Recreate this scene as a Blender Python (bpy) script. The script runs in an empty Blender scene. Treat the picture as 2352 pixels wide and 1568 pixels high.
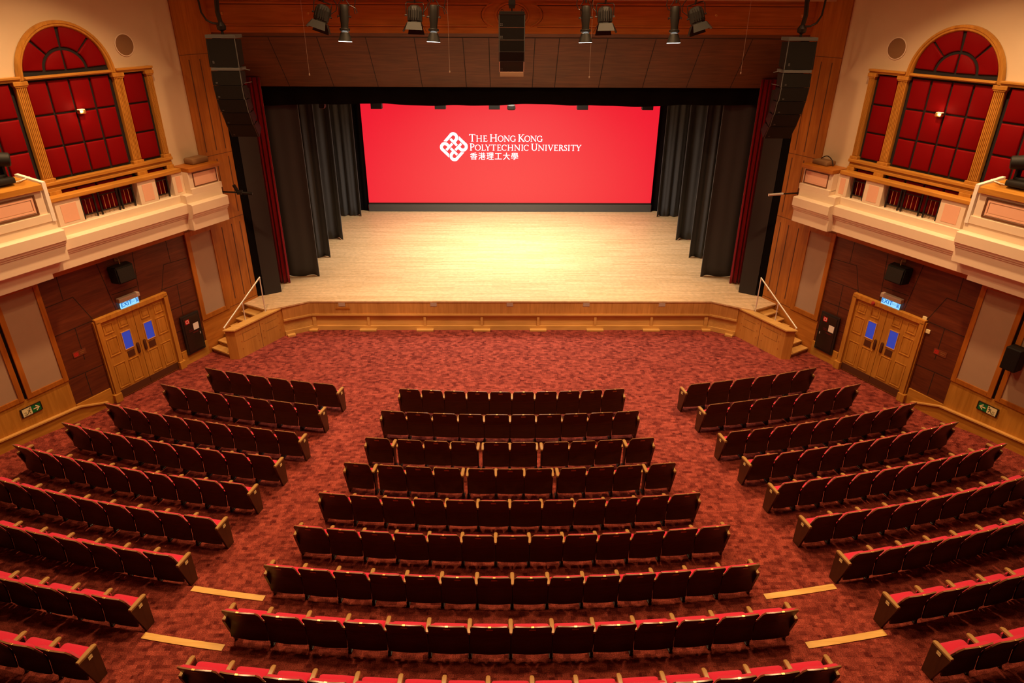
import bpy, bmesh, math, random
from mathutils import Vector, Matrix
random.seed(7)
SC = bpy.context.scene
COL = SC.collection
pi = math.pi

# ------------------------------------------------------------------ camera, world, exposure, house light
def camera():
    p, yaw, roll, f = math.radians(26.667), math.radians(.634), math.radians(-.3006), 1558.4
    F = Vector((math.sin(yaw)*math.cos(p), math.cos(yaw)*math.cos(p), -math.sin(p)))
    r = Vector((math.cos(yaw), -math.sin(yaw), 0)); d = F.cross(r)
    c, s = math.cos(roll), math.sin(roll)
    R = c*r + s*d; D = -s*r + c*d
    cam = bpy.data.cameras.new('camera'); o = bpy.data.objects.new('camera', cam); COL.objects.link(o)
    U = -D; B = -F
    o.matrix_world = Matrix(((R.x, U.x, B.x, -.159), (R.y, U.y, B.y, 0), (R.z, U.z, B.z, 8.45), (0, 0, 0, 1)))
    cam.sensor_width = 36; cam.lens = f/2352*36; cam.clip_start = .05; cam.clip_end = 200
    SC.camera = o
camera()
W = bpy.data.worlds.new('world'); SC.world = W; W.use_nodes = True
W.node_tree.nodes['Background'].inputs[0].default_value = (1, .55, .28, 1)
W.node_tree.nodes['Background'].inputs[1].default_value = .012
SC.view_settings.view_transform = 'Standard'; SC.view_settings.look = 'None'
SC.view_settings.gamma = 1; SC.view_settings.use_curve_mapping = False
SC.view_settings.exposure = 0.0
WARM = (1, .60, .28)
STAGEC = (1, .86, .68)
def area(name, loc, aim, size, power, col, sy=None, spread=pi):
    l = bpy.data.lights.new(name, 'AREA'); l.energy = power; l.color = col; l.spread = spread
    if sy: l.shape = 'RECTANGLE'; l.size = size; l.size_y = sy
    else: l.shape = 'DISK'; l.size = size
    o = bpy.data.objects.new(name, l); COL.objects.link(o)
    o.location = loc; o.rotation_euler = (Vector(aim)-Vector(loc)).to_track_quat('-Z', 'Y').to_euler()
def spot(name, loc, aim, power, col, deg, blend=.6, rad=.1):
    l = bpy.data.lights.new(name, 'SPOT'); l.energy = power; l.color = col; l.spot_size = math.radians(deg); l.spot_blend = blend
    l.shadow_soft_size = rad
    o = bpy.data.objects.new(name, l); COL.objects.link(o)
    o.location = loc; o.rotation_euler = (Vector(aim)-Vector(loc)).to_track_quat('-Z', 'Y').to_euler()
# house downlights in the ceiling
for x, y, ax, ay, pw, sz in [(-6.2, 13.0, -6.6, 11.2, 330, .45), (6.2, 13.0, 6.6, 11.2, 330, .45), (-2.2, 13.8, -2.0, 9.0, 300, .5), (2.2, 13.8, 2.0, 9.0, 300, .5),
                            (-4.2, 8.2, -4.2, 7.5, 150, .6), (4.2, 8.2, 4.2, 7.5, 150, .6), (0, 6.5, 0, 6.5, 150, .6)]:
    area('house_downlight', (x, y, 10.7), (ax, ay, 0), sz, pw, WARM, None, math.radians(115 if abs(x) > 3 else 165))
for sx in (-1, 1):
    spot('wall_washer', (sx*9.5, 11.9, 9.6), (sx*10.1, 12.1, 7.0), 430, (1, .72, .38), 105, 1.0, .2)
# stage wash hung behind the valance
area('stage_wash', (0, 21.2, 7.6), (0, 21.2, .9), 4.5, 700, STAGEC, 3.0, math.radians(135))
area('stage_wash', (0, 23.9, 7.6), (0, 23.7, .9), 5.5, 260, STAGEC, 1.2, math.radians(110))

# ------------------------------------------------------------------ materials
def nt(name):
    m = bpy.data.materials.new(name); m.use_nodes = True
    return m, m.node_tree, m.node_tree.nodes['Principled BSDF']
def plain(name, col, rough=.6, metal=0, spec=.5, noise=0, nscale=12, bump=0, bscale=60, sheen=0):
    m, t, b = nt(name)
    b.inputs['Base Color'].default_value = (*col, 1); b.inputs['Roughness'].default_value = rough
    b.inputs['Metallic'].default_value = metal; b.inputs['Specular IOR Level'].default_value = spec
    if sheen: b.inputs['Sheen Weight'].default_value = sheen; b.inputs['Sheen Roughness'].default_value = .5
    tc = t.nodes.new('ShaderNodeTexCoord')
    if noise:
        n = t.nodes.new('ShaderNodeTexNoise'); n.inputs['Scale'].default_value = nscale; n.inputs['Detail'].default_value = 4
        t.links.new(tc.outputs['Object'], n.inputs['Vector'])
        mx = t.nodes.new('ShaderNodeMix'); mx.data_type = 'RGBA'
        mx.inputs['A'].default_value = (*[c*(1-noise) for c in col], 1); mx.inputs['B'].default_value = (*[min(1, c*(1+noise)) for c in col], 1)
        t.links.new(n.outputs['Fac'], mx.inputs['Factor']); t.links.new(mx.outputs['Result'], b.inputs['Base Color'])
    if bump:
        n2 = t.nodes.new('ShaderNodeTexNoise'); n2.inputs['Scale'].default_value = bscale; n2.inputs['Detail'].default_value = 3
        t.links.new(tc.outputs['Object'], n2.inputs['Vector'])
        bp = t.nodes.new('ShaderNodeBump'); bp.inputs['Strength'].default_value = bump; bp.inputs['Distance'].default_value = .01
        t.links.new(n2.outputs['Fac'], bp.inputs['Height']); t.links.new(bp.outputs['Normal'], b.inputs['Normal'])
    return m
def wood(name, c0, c1, scale=(3, 3, 40), rough=.4, spec=.4, c2=None):
    """grain runs along the axis with the smallest scale"""
    m, t, b = nt(name)
    tc = t.nodes.new('ShaderNodeTexCoord'); mp = t.nodes.new('ShaderNodeMapping'); mp.inputs['Scale'].default_value = scale
    t.links.new(tc.outputs['Object'], mp.inputs['Vector'])
    n = t.nodes.new('ShaderNodeTexNoise'); n.inputs['Scale'].default_value = 1; n.inputs['Detail'].default_value = 6; n.inputs['Distortion'].default_value = .8
    t.links.new(mp.outputs['Vector'], n.inputs['Vector'])
    r = t.nodes.new('ShaderNodeValToRGB'); e = r.color_ramp.elements
    e[0].position = .3; e[0].color = (*c0, 1); e[1].position = .7; e[1].color = (*c1, 1)
    t.links.new(n.outputs['Fac'], r.inputs['Fac'])
    n3 = t.nodes.new('ShaderNodeTexNoise'); n3.inputs['Scale'].default_value = .9; n3.inputs['Detail'].default_value = 2
    t.links.new(tc.outputs['Object'], n3.inputs['Vector'])
    mx = t.nodes.new('ShaderNodeMix'); mx.data_type = 'RGBA'; mx.blend_type = 'MULTIPLY'; mx.inputs['Factor'].default_value = .5
    r2 = t.nodes.new('ShaderNodeValToRGB'); r2.color_ramp.elements[0].color = (.6, .6, .6, 1); r2.color_ramp.elements[0].position = .35; r2.color_ramp.elements[1].position = .65
    t.links.new(n3.outputs['Fac'], r2.inputs['Fac'])
    t.links.new(r.outputs['Color'], mx.inputs['A']); t.links.new(r2.outputs['Color'], mx.inputs['B'])
    t.links.new(mx.outputs['Result'], b.inputs['Base Color'])
    b.inputs['Roughness'].default_value = rough; b.inputs['Specular IOR Level'].default_value = spec
    return m
def emit(name, col, strength, base=None, rough=.5):
    m, t, b = nt(name)
    b.inputs['Emission Color'].default_value = (*col, 1); b.inputs['Emission Strength'].default_value = strength
    b.inputs['Base Color'].default_value = (*(base or (.02, .02, .02)), 1); b.inputs['Roughness'].default_value = rough
    return m
def bricks(name, cols, bw, bh, rough, vary=.25, mortar=None, spec=.3, bump=0, offset=.5):
    m, t, b = nt(name)
    tc = t.nodes.new('ShaderNodeTexCoord'); br = t.nodes.new('ShaderNodeTexBrick')
    br.inputs['Scale'].default_value = 1; br.inputs['Brick Width'].default_value = bw; br.inputs['Row Height'].default_value = bh
    br.inputs['Mortar Size'].default_value = .0015 if mortar else 0; br.inputs['Bias'].default_value = 0; br.offset = offset
    br.inputs['Color1'].default_value = (*cols[0], 1); br.inputs['Color2'].default_value = (*cols[1], 1)
    br.inputs['Mortar'].default_value = (*(mortar or cols[0]), 1)
    t.links.new(tc.outputs['Object'], br.inputs['Vector'])
    n = t.nodes.new('ShaderNodeTexNoise'); n.inputs['Scale'].default_value = 9; n.inputs['Detail'].default_value = 5
    t.links.new(tc.outputs['Object'], n.inputs['Vector'])
    r = t.nodes.new('ShaderNodeValToRGB'); r.color_ramp.elements[0].color = (1-vary, 1-vary, 1-vary, 1); r.color_ramp.elements[1].color = (1+vary, 1+vary, 1+vary, 1)
    r.color_ramp.elements[0].position = .3; r.color_ramp.elements[1].position = .7
    t.links.new(n.outputs['Fac'], r.inputs['Fac'])
    mx = t.nodes.new('ShaderNodeMix'); mx.data_type = 'RGBA'; mx.blend_type = 'MULTIPLY'; mx.inputs['Factor'].default_value = 1
    t.links.new(br.outputs['Color'], mx.inputs['A']); t.links.new(r.outputs['Color'], mx.inputs['B'])
    t.links.new(mx.outputs['Result'], b.inputs['Base Color'])
    b.inputs['Roughness'].default_value = rough; b.inputs['Specular IOR Level'].default_value = spec
    if bump:
        n2 = t.nodes.new('ShaderNodeTexNoise'); n2.inputs['Scale'].default_value = 150
        t.links.new(tc.outputs['Object'], n2.inputs['Vector'])
        bp = t.nodes.new('ShaderNodeBump'); bp.inputs['Strength'].default_value = bump; bp.inputs['Distance'].default_value = .01
        t.links.new(n2.outputs['Fac'], bp.inputs['Height']); t.links.new(bp.outputs['Normal'], b.inputs['Normal'])
    return m
def carpet_material():
    m, t, b = nt('patterned_red_carpet')
    tc = t.nodes.new('ShaderNodeTexCoord')
    base = None
    for k, (bw, bh, off, c0, c1) in enumerate([(.078, .055, .37, (.10, .013, .010), (.33, .066, .044)), (.105, .075, .61, (.045, .004, .004), (.33, .062, .040))]):
        mp = t.nodes.new('ShaderNodeMapping'); mp.inputs['Location'].default_value = (k*.53, k*.31, 0)
        t.links.new(tc.outputs['Object'], mp.inputs['Vector'])
        br = t.nodes.new('ShaderNodeTexBrick'); br.offset = off; br.inputs['Scale'].default_value = 1
        br.inputs['Brick Width'].default_value = bw; br.inputs['Row Height'].default_value = bh; br.inputs['Mortar Size'].default_value = 0
        br.inputs['Color1'].default_value = (*c0, 1); br.inputs['Color2'].default_value = (*c1, 1)
        t.links.new(mp.outputs['Vector'], br.inputs['Vector'])
        if base is None: base = br.outputs['Color']
        else:
            mx = t.nodes.new('ShaderNodeMix'); mx.data_type = 'RGBA'; mx.inputs['Factor'].default_value = .5
            t.links.new(base, mx.inputs['A']); t.links.new(br.outputs['Color'], mx.inputs['B']); base = mx.outputs['Result']
    n = t.nodes.new('ShaderNodeTexNoise'); n.inputs['Scale'].default_value = 70; n.inputs['Detail'].default_value = 2
    t.links.new(tc.outputs['Object'], n.inputs['Vector'])
    r = t.nodes.new('ShaderNodeValToRGB'); r.color_ramp.elements[0].color = (.55, .55, .55, 1); r.color_ramp.elements[1].color = (1.5, 1.5, 1.5, 1)
    r.color_ramp.elements[0].position = .32; r.color_ramp.elements[1].position = .68
    t.links.new(n.outputs['Fac'], r.inputs['Fac'])
    mx = t.nodes.new('ShaderNodeMix'); mx.data_type = 'RGBA'; mx.blend_type = 'MULTIPLY'; mx.inputs['Factor'].default_value = 1
    t.links.new(base, mx.inputs['A']); t.links.new(r.outputs['Color'], mx.inputs['B'])
    t.links.new(mx.outputs['Result'], b.inputs['Base Color'])
    b.inputs['Roughness'].default_value = .95; b.inputs['Specular IOR Level'].default_value = .1
    return m
M = dict(
    carpet=carpet_material(),
    boards=bricks('stage_boards', ((.60, .385, .19), (.74, .50, .275)), 1.1, .065, .38, .12, mortar=(.45, .27, .12)),
    oak=wood('oak', (.44, .18, .022), (.60, .27, .042), (14, 14, 1.1), .42, .25),
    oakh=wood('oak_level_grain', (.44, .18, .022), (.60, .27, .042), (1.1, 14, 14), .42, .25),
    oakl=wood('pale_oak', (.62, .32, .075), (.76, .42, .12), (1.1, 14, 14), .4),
    cherry=wood('orange_oak', (.36, .105, .011), (.50, .165, .020), (14, 14, 1.0), .45, .25),
    cherryh=wood('orange_oak_level_grain', (.40, .12, .013), (.55, .195, .028), (1.0, 14, 14), .45, .25),
    dark=wood('dark_veneer', (.085, .017, .006), (.16, .036, .011), (1.6, 16, 16), .45),
    header=wood('brown_veneer', (.095, .029, .0095), (.16, .052, .017), (1.2, 14, 14), .5, .3),
    joint=plain('joint', (.010, .004, .003), .8),
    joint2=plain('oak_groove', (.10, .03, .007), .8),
    cream=plain('cream_plaster', (.66, .50, .32), .8, noise=.04, nscale=3),
    stone=plain('cream_moulding', (.78, .63, .465), .7, noise=.03, nscale=4),
    white=plain('white_paint', (.86, .80, .70), .6),
    pink=plain('pink_inset', (.80, .45, .30), .75, noise=.03),
    taupe=plain('taupe_fabric', (.40, .26, .165), .9, noise=.05, nscale=5, spec=.2),
    pad=plain('red_leather', (.19, .0008, .002), .6, spec=.08, noise=.08, nscale=3),
    padgap=plain('black_backing', (.006, .003, .003), .8),
    shell=wood('walnut_shell', (.040, .0115, .0045), (.066, .020, .0075), (3, 3, 22), .36, .3),
    rim_highlight=plain('walnut_highlight', (.24, .11, .045), .25, spec=.6),  # highlight along the shell's top edge, painted as a lighter walnut
    panelend=wood('walnut_panel', (.050, .018, .006), (.080, .031, .010), (14, 14, 1.2), .35, .5),
    arm=wood('armrest_wood', (.36, .20, .062), (.48, .28, .095), (14, 1.5, 14), .3, .5),
    seat=plain('red_upholstery', (.60, .018, .060), .85, spec=.2, sheen=.2, bump=.2, bscale=200),
    black=plain('black_metal', (.012, .010, .009), .4),
    mblack=plain('matt_black', (.011, .009, .007), .6, spec=.35),
    cab=plain('black_cabinet', (.007, .006, .005), .55, spec=.2, bump=.3, bscale=300),
    brass=plain('brass', (.85, .55, .20), .3, 1),
    dbrass=plain('dull_brass', (.34, .18, .065), .5, .2),
    steel=plain('brushed_steel', (.80, .76, .70), .35, .55),
    curtain=plain('black_velour', (.062, .062, .066), .95, spec=.15, sheen=.15),
    redcur=plain('red_velvet', (.24, .0012, .005), .9, spec=.15, sheen=.2),
    flat=plain('black_flat', (.035, .028, .026), .8, spec=.3),
    void=plain('stage_black', (.006, .005, .005), .95, spec=.05),
    grey=plain('grey_plinth', (.085, .083, .08), .6),
    glass=emit('blue_lit_glass', (.018, .05, .42), .75, (.02, .04, .2), .15),
    kick=plain('brown_metal', (.12, .045, .02), .45, .4),
    plate=plain('brass_plate_glint', (.85, .66, .30), .35),  # reflection on the brass painted in as a pale non-metal colour
    grille=plain('brown_grille', (.24, .12, .045), .8),
    green=plain('sign_green', (0, .14, .035), .5),
    ivory=plain('sign_ivory', (.85, .75, .42), .5),
    olive=plain('sign_dark', (.09, .06, .008), .6),
    red=plain('label_red', (.65, .012, .02), .5),
    paper=plain('paper', (.85, .75, .65), .8),
    plaque=plain('plaque_brown', (.16, .04, .015), .4),
    hat=plain('tin_inside', (.75, .78, .72), .5),
    screen=emit('red_led', (.91, .0065, .028), .96, (.03, .03, .03), .42),
    nosing=wood('lit_nosing_oak', (.74, .42, .10), (.90, .56, .17), (2, 20, 14), .35),  # brighter than the pale oak: strong light on the edging put into its colour
    frieze=wood('frieze_oak', (.46, .17, .03), (.62, .25, .055), (1.0, 14, 14), .45, .25),
    inline=plain('inset_brown', (.15, .05, .013), .6),
    letters=emit('white_led', (1, .95, 1), 1.1, (.3, .3, .3)),
    lens=emit('lamp_lens', (1, .97, .88), 8),
    exitp=emit('exit_panel', (.30, .72, 1.0), 1.05),
    exitb=emit('exit_lettering', (.0, .16, .62), .9),
    sconce=emit('sconce_glow', (1, .62, .25), 2.2),
    skin=plain('grey_plastic', (.45, .33, .25), .5),
)

# ------------------------------------------------------------------ mesh building
class B:
    def __init__(s): s.m = bmesh.new()
    def box(s, x0, x1, y0, y1, z0, z1, bev=0, seg=2):
        x0, x1 = sorted((x0, x1)); y0, y1 = sorted((y0, y1)); z0, z1 = sorted((z0, z1))
        r = bmesh.ops.create_cube(s.m, size=1)
        for v in r['verts']:
            v.co = ((x0+x1)/2+v.co.x*(x1-x0), (y0+y1)/2+v.co.y*(y1-y0), (z0+z1)/2+v.co.z*(z1-z0))
        if bev:
            es = list({e for v in r['verts'] for e in v.link_edges})
            bmesh.ops.bevel(s.m, geom=es, offset=bev, segments=seg, affect='EDGES', profile=.5)
        return s
    def prism(s, pts, d):
        """closed polygon pts (3-D), extruded by vector d"""
        d = Vector(d); a = [s.m.verts.new(Vector(p)) for p in pts]; b = [s.m.verts.new(Vector(p)+d) for p in pts]
        n = len(pts); fs = [s.m.faces.new(a[::-1]), s.m.faces.new(b)]
        for i in range(n): fs.append(s.m.faces.new((a[i], a[(i+1) % n], b[(i+1) % n], b[i])))
        bmesh.ops.recalc_face_normals(s.m, faces=fs)
        return s
    def loft(s, rings, closed=True, caps=True):
        R = [[s.m.verts.new(Vector(p)) for p in r] for r in rings]; n = len(R[0]); fs = []
        for a, b in zip(R, R[1:]):
            for i in range(n if closed else n-1): fs.append(s.m.faces.new((a[i], a[(i+1) % n], b[(i+1) % n], b[i])))
        if caps and closed: fs += [s.m.faces.new(R[0][::-1]), s.m.faces.new(R[-1])]
        bmesh.ops.recalc_face_normals(s.m, faces=fs)
        return s
    def tube(s, pts, r, n=8, r1=None, caps=True):
        pts = [Vector(p) for p in pts]; rings = []; up = None
        for i, p in enumerate(pts):
            t = (pts[min(i+1, len(pts)-1)]-pts[max(i-1, 0)]).normalized()
            if up is None: up = Vector((0, 0, 1)) if abs(t.z) < .9 else Vector((0, 1, 0))
            a = t.cross(up).normalized(); b = a.cross(t).normalized(); up = b
            q = r if r1 is None else r+(r1-r)*i/(len(pts)-1)
            rings.append([p+a*q*math.cos(2*pi*k/n)+b*q*math.sin(2*pi*k/n) for k in range(n)])
        return s.loft(rings, True, caps)
    def lathe(s, prof, axis0, axis1, n=20):
        """prof: (t, r) along the line axis0 -> axis1 (t in metres)"""
        p0 = Vector(axis0); d = (Vector(axis1)-p0).normalized()
        up = Vector((0, 0, 1)) if abs(d.z) < .9 else Vector((0, 1, 0))
        a = d.cross(up).normalized(); b = a.cross(d)
        return s.loft([[p0+d*t+a*max(r, .0005)*math.cos(2*pi*k/n)+b*max(r, .0005)*math.sin(2*pi*k/n) for k in range(n)] for t, r in prof])
    def face(s, pts):
        s.m.faces.new([s.m.verts.new(Vector(p)) for p in pts]); return s
    def strip(s, pts, w, mp, closed=False, start=None):
        """flat band of width w (number or list) along 2-D pts, mapped to 3-D by mp"""
        n = len(pts); L = []; R = []
        for i in range(n):
            a = pts[(i-1) % n] if closed or i else pts[i]; b = pts[(i+1) % n] if closed or i < n-1 else pts[i]
            tx, ty = b[0]-a[0], b[1]-a[1]; l = math.hypot(tx, ty) or 1; nx, ny = -ty/l, tx/l
            q = (w[i] if isinstance(w, (list, tuple)) else w)/2
            L.append((pts[i][0]+nx*q, pts[i][1]+ny*q)); R.append((pts[i][0]-nx*q, pts[i][1]-ny*q))
        if start: L[0], R[0] = start
        l = [s.m.verts.new(mp(*p)) for p in L]; r = [s.m.verts.new(mp(*p)) for p in R]
        for i in range(n if closed else n-1):
            j = (i+1) % n
            s.m.faces.new((l[i], l[j], r[j], r[i]))
        return s
    def mesh(s, name, mat, smooth=False):
        me = bpy.data.meshes.new(name); s.m.normal_update(); s.m.to_mesh(me); s.m.free()
        for x in (mat if isinstance(mat, (list, tuple)) else [mat]): me.materials.append(M[x] if isinstance(x, str) else x)
        if smooth:
            for p in me.polygons: p.use_smooth = True
            try: me.set_sharp_from_angle(angle=math.radians(40))
            except Exception: pass
        return me
BASE = {}
def place(o, parent=None, frame=None):
    COL.objects.link(o)
    if parent is not None:
        o.parent = parent
    elif frame is not None: o.matrix_world = frame
def obj(name, b, mat, parent=None, frame=None, smooth=False, label=None):
    """one mesh object; coordinates are the frame's (or the world's) unless the parent has a base, which is then subtracted"""
    me = b.mesh(name, mat, smooth) if isinstance(b, B) else b
    base = BASE.get(parent.name) if parent is not None else None
    if base is not None and isinstance(b, B):
        me.transform(Matrix.Translation(-base))
    o = bpy.data.objects.new(name, me); place(o, parent, frame)
    if parent is not None: BASE[o.name] = base if base is not None else Vector((0, 0, 0))
    if label: o['label'] = label
    return o
def tag(o, label=None, cat=None, group=None, kind=None):
    for k, v in (('label', label), ('category', cat), ('group', group), ('kind', kind)):
        if v: o[k] = v
    return o
def thing(name, label, cat, base=(0, 0, 0), frame=None, group=None):
    o = bpy.data.objects.new(name, None); COL.objects.link(o); o.empty_display_size = .2
    base = Vector(base); BASE[o.name] = base
    o.matrix_world = (frame or Matrix.Identity(4)) @ Matrix.Translation(base)
    return tag(o, label, cat, group)
def text_mesh(body, height, name, mat, mp, center=True, stretch=1):
    """built-in lettering; mp maps flat (x, y) to a point"""
    cu = bpy.data.curves.new('t', 'FONT'); cu.body = body; cu.size = 1
    if center: cu.align_x = 'CENTER'
    ob = bpy.data.objects.new('t', cu); COL.objects.link(ob); bpy.context.view_layer.update()
    me = bpy.data.meshes.new_from_object(ob.evaluated_get(bpy.context.evaluated_depsgraph_get()))
    bpy.data.objects.remove(ob); bpy.data.curves.remove(cu)
    b = B(); b.m.from_mesh(me); bpy.data.meshes.remove(me)
    ys = [v.co.y for v in b.m.verts]; y0, y1 = min(ys), max(ys); k = height/(y1-y0)
    for v in b.m.verts: v.co = mp(v.co.x*k*stretch, (v.co.y-y0)*k)
    return b
def ordw(n): return ('first second third fourth fifth sixth seventh eighth ninth tenth eleventh twelfth thirteenth fourteenth fifteenth sixteenth').split()[n-1]

# ------------------------------------------------------------------ side-wall frames: s along the wall towards the stage, o into the hall, z up
cu_, su_ = .45016, .89295
class Side:
    def __init__(s, nm):
        s.nm = nm; s.left = nm == 'left'; s.k = -1 if s.left else 1
        X = Vector((cu_ if s.left else -cu_, su_, 0)); Y = Vector((0, 0, 1)).cross(X)
        s.F = Matrix(((X.x, Y.x, 0, -9.3 if s.left else 9.3), (X.y, Y.y, 0, 13.72), (0, 0, 1, 0), (0, 0, 0, 1)))
    def p(s, a, o, z): return Vector((a, s.k*o, z))
    def box(s, b, s0, s1, o0, o1, z0, z1, bev=0): return b.box(s0, s1, s.k*o0, s.k*o1, z0, z1, bev)
    def flat(s, a0, o, z0):
        """maps reading-direction (x, y) onto the wall round (a0, z0)"""
        d = 1 if s.left else -1
        return lambda x, y: Vector((a0+d*x, s.k*o, z0+y))
    def thing(s, name, label, cat, base, group=None):
        return thing(name, label, cat, s.p(*base), s.F, group)
LEFT, RIGHT = Side('left'), Side('right')

# ------------------------------------------------------------------ hall shell
def floor_z(x, y):
    t = max(0, min(1, (abs(x)-9.35)/1.1)); t = t*t*(3-2*t); q = max(0, min(1, (13.2-y)/.8))
    return .17*t*q
ARC = 34.0
STEP1, STEP2 = 26.56, 27.57        # radii of the two low aisle steps
def build_floor():
    b = B(); nx, ny = 64, 40; V = []
    ys = [7.0+i*(17.62-7.0)/ny for i in range(ny+1)]
    for j, y in enumerate(ys):
        V.append([b.m.verts.new((x, y, floor_z(x, y))) for x in [-13+26*i/nx for i in range(nx+1)]])
    for j in range(ny):
        for i in range(nx): b.m.faces.new((V[j][i], V[j][i+1], V[j+1][i+1], V[j+1][i]))
    # stepped tiers behind: arcs
    def tier(r0, r1, z0, z1):
        A = [-.60+1.2*i/48 for i in range(49)]
        pt = lambda r, a, z: b.m.verts.new((r*math.sin(a), ARC-r*math.cos(a), z))
        p = [[pt(r0, a, z0) for a in A], [pt(r0, a, z1) for a in A], [pt(r1, a, z1) for a in A]]
        for q, w in zip(p, p[1:]):
            for i in range(48): b.m.faces.new((q[i], q[i+1], w[i+1], w[i]))
    tier(STEP1, STEP2, -.02, .10); tier(STEP2, 36.5, .10, .20)
    o = obj('floor', b, 'carpet'); tag(o, kind='structure')
build_floor()

def wall_side(S):
    b = B(); S.box(b, -9, 3.66, -.35, 0, 3.2, 11)
    w = obj('wall_'+S.nm, b, 'cream', frame=S.F); tag(w, kind='structure')
    b = B(); S.box(b, -9, 4.66, -.35, -.004, -.2, 3.4); obj('wall_core', b, 'joint', w)
    # dark veneer behind the door, with its irregular joints
    b = B(); S.box(b, -.9, 2.72, -.05, .012, .30, 3.30); obj('dark_panelling', b, 'dark', w)
    b = B()
    lines = [[(-.47, 3.28), (-.48, 2.74)], [(-.89, 2.72), (-.27, 2.74)], [(-.27, 2.74), (.02, 2.06)], [(.42, 3.28), (.57, 2.10)], [(1.30, 3.28), (1.20, 2.10)],
             [(2.2, 3.28), (2.2, 2.74)], [(2.68, 2.69), (2.0, 2.73)], [(2.0, 2.73), (1.79, 2.12)], [(1.79, 2.15), (2.68, 2.13)], [(2.23, 2.13), (2.2, 1.30)], [(1.84, 1.57), (2.68, 1.55)],
             [(.56, 2.48), (1.2, 2.46)], [(-.89, 2.06), (.0, 2.08)], [(-.42, 2.07), (-.42, 1.30)], [(-.89, 1.02), (-.03, 1.0)], [(-.5, 1.0), (-.5, .42)], [(1.84, .95), (2.06, .95)], [(2.60, .72), (2.70, .72)]]
    for l in lines: b.strip(l, .016, lambda x, y: S.p(x, .0135, y))
    obj('panel_joint', b, 'joint', w)
    b = B(); S.box(b, -.9, 2.72, 0, .045, 3.28, 3.40); obj('top_rail', b, 'cherryh', w)
    # oak: dado, pier beside the stage and the wall beside the stairs
    b = B(); S.box(b, -9, -.9, -.05, .03, -.1, 1.02); obj('oak_dado', b, 'oak', w)
    b = B(); S.box(b, -.9, -.08, -.05, .05, -.1, .39); S.box(b, 1.90, 2.70, -.05, .05, -.1, .39); obj('oak_plinth', b, 'oakh', w)
    b = B(); S.box(b, 2.70, 4.64, -.05, .03, -.1, .95); obj('oak_stair_panel', b, 'cherryh', w)
    b = B(); S.box(b, 3.62, 4.64, -.35, .025, .95, 9.2); obj('oak_pier', b, 'cherry', w)
    b = B()
    for x, z0, z1 in [(3.87, 1.15, 3.15), (4.20, 1.15, 3.15), (4.48, 1.15, 3.15), (3.86, 5.06, 7.18), (4.17, 5.06, 7.18), (4.46, 5.06, 7.18),
                      (4.12, 3.42, 4.86), (4.50, 3.42, 4.86), (3.76, 3.42, 4.86)]:
        S.box(b, x-.014, x+.014, .02, .0275, z0, z1); 
    for z in (.97, 3.30, 4.96, 7.29): S.box(b, 3.62, 4.64, .02, .0275, z-.006, z+.006)
    obj('groove', b, 'joint2', w)
    # sloping ledge over the skirting
    for nm, o0, o1, lo in (('skirting_board', .03, .075, 0), ('skirting_ledge', .03, .12, .03)):
        b = B(); top = [(-.24, .13), (-.87, .36), (-2.6, .47), (-9, .75)]
        if lo: pts = [(x, z) for x, z in top] + [(x, z-.03) for x, z in top[::-1]]
        else: pts = [(x, z-.03) for x, z in top] + [(-9, -.1), (-.24, -.1)]
        b.prism([S.p(x, o0, z) for x, z in pts], S.p(0, o1-o0, 0)); obj(nm, b, 'oakl' if lo else 'oakh', w)
for S in (LEFT, RIGHT): wall_side(S)

def frame_bars(S, b, s0, s1, z0, z1, w, o0, o1, bev=0):
    S.box(b, s0, s0+w, o0, o1, z0, z1, bev); S.box(b, s1-w, s1, o0, o1, z0, z1, bev)
    S.box(b, s0+w, s1-w, o0, o1, z0, z0+w, bev); S.box(b, s0+w, s1-w, o0, o1, z1-w, z1, bev)
def acoustic(S):
    for (s0, s1, z0, z1, w, what) in [(2.71, 3.61, .955, 3.32, .125, 'beside the stage stairs on the {} wall'), (-1.77, -.89, 1.02, 3.34, .105, 'above the green exit arrow on the {} wall'),
                                      (-2.70, -1.83, 1.02, 3.36, .105, 'farthest from the stage on the {} wall')]:
        t = S.thing('acoustic_panel', 'taupe fabric panel in an oak frame, '+what.format(S.nm), 'wall panel', ((s0+s1)/2, .03, z0))
        b = B(); frame_bars(S, b, s0, s1, z0, z1, w, .02, .06, .006); obj('frame', b, 'cherry', t)
        b = B(); S.box(b, s0+w-.01, s1-w+.01, .02, .036, z0+w-.01, z1-w+.01); obj('fabric', b, 'taupe', t)
for S in (LEFT, RIGHT): acoustic(S)

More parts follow.
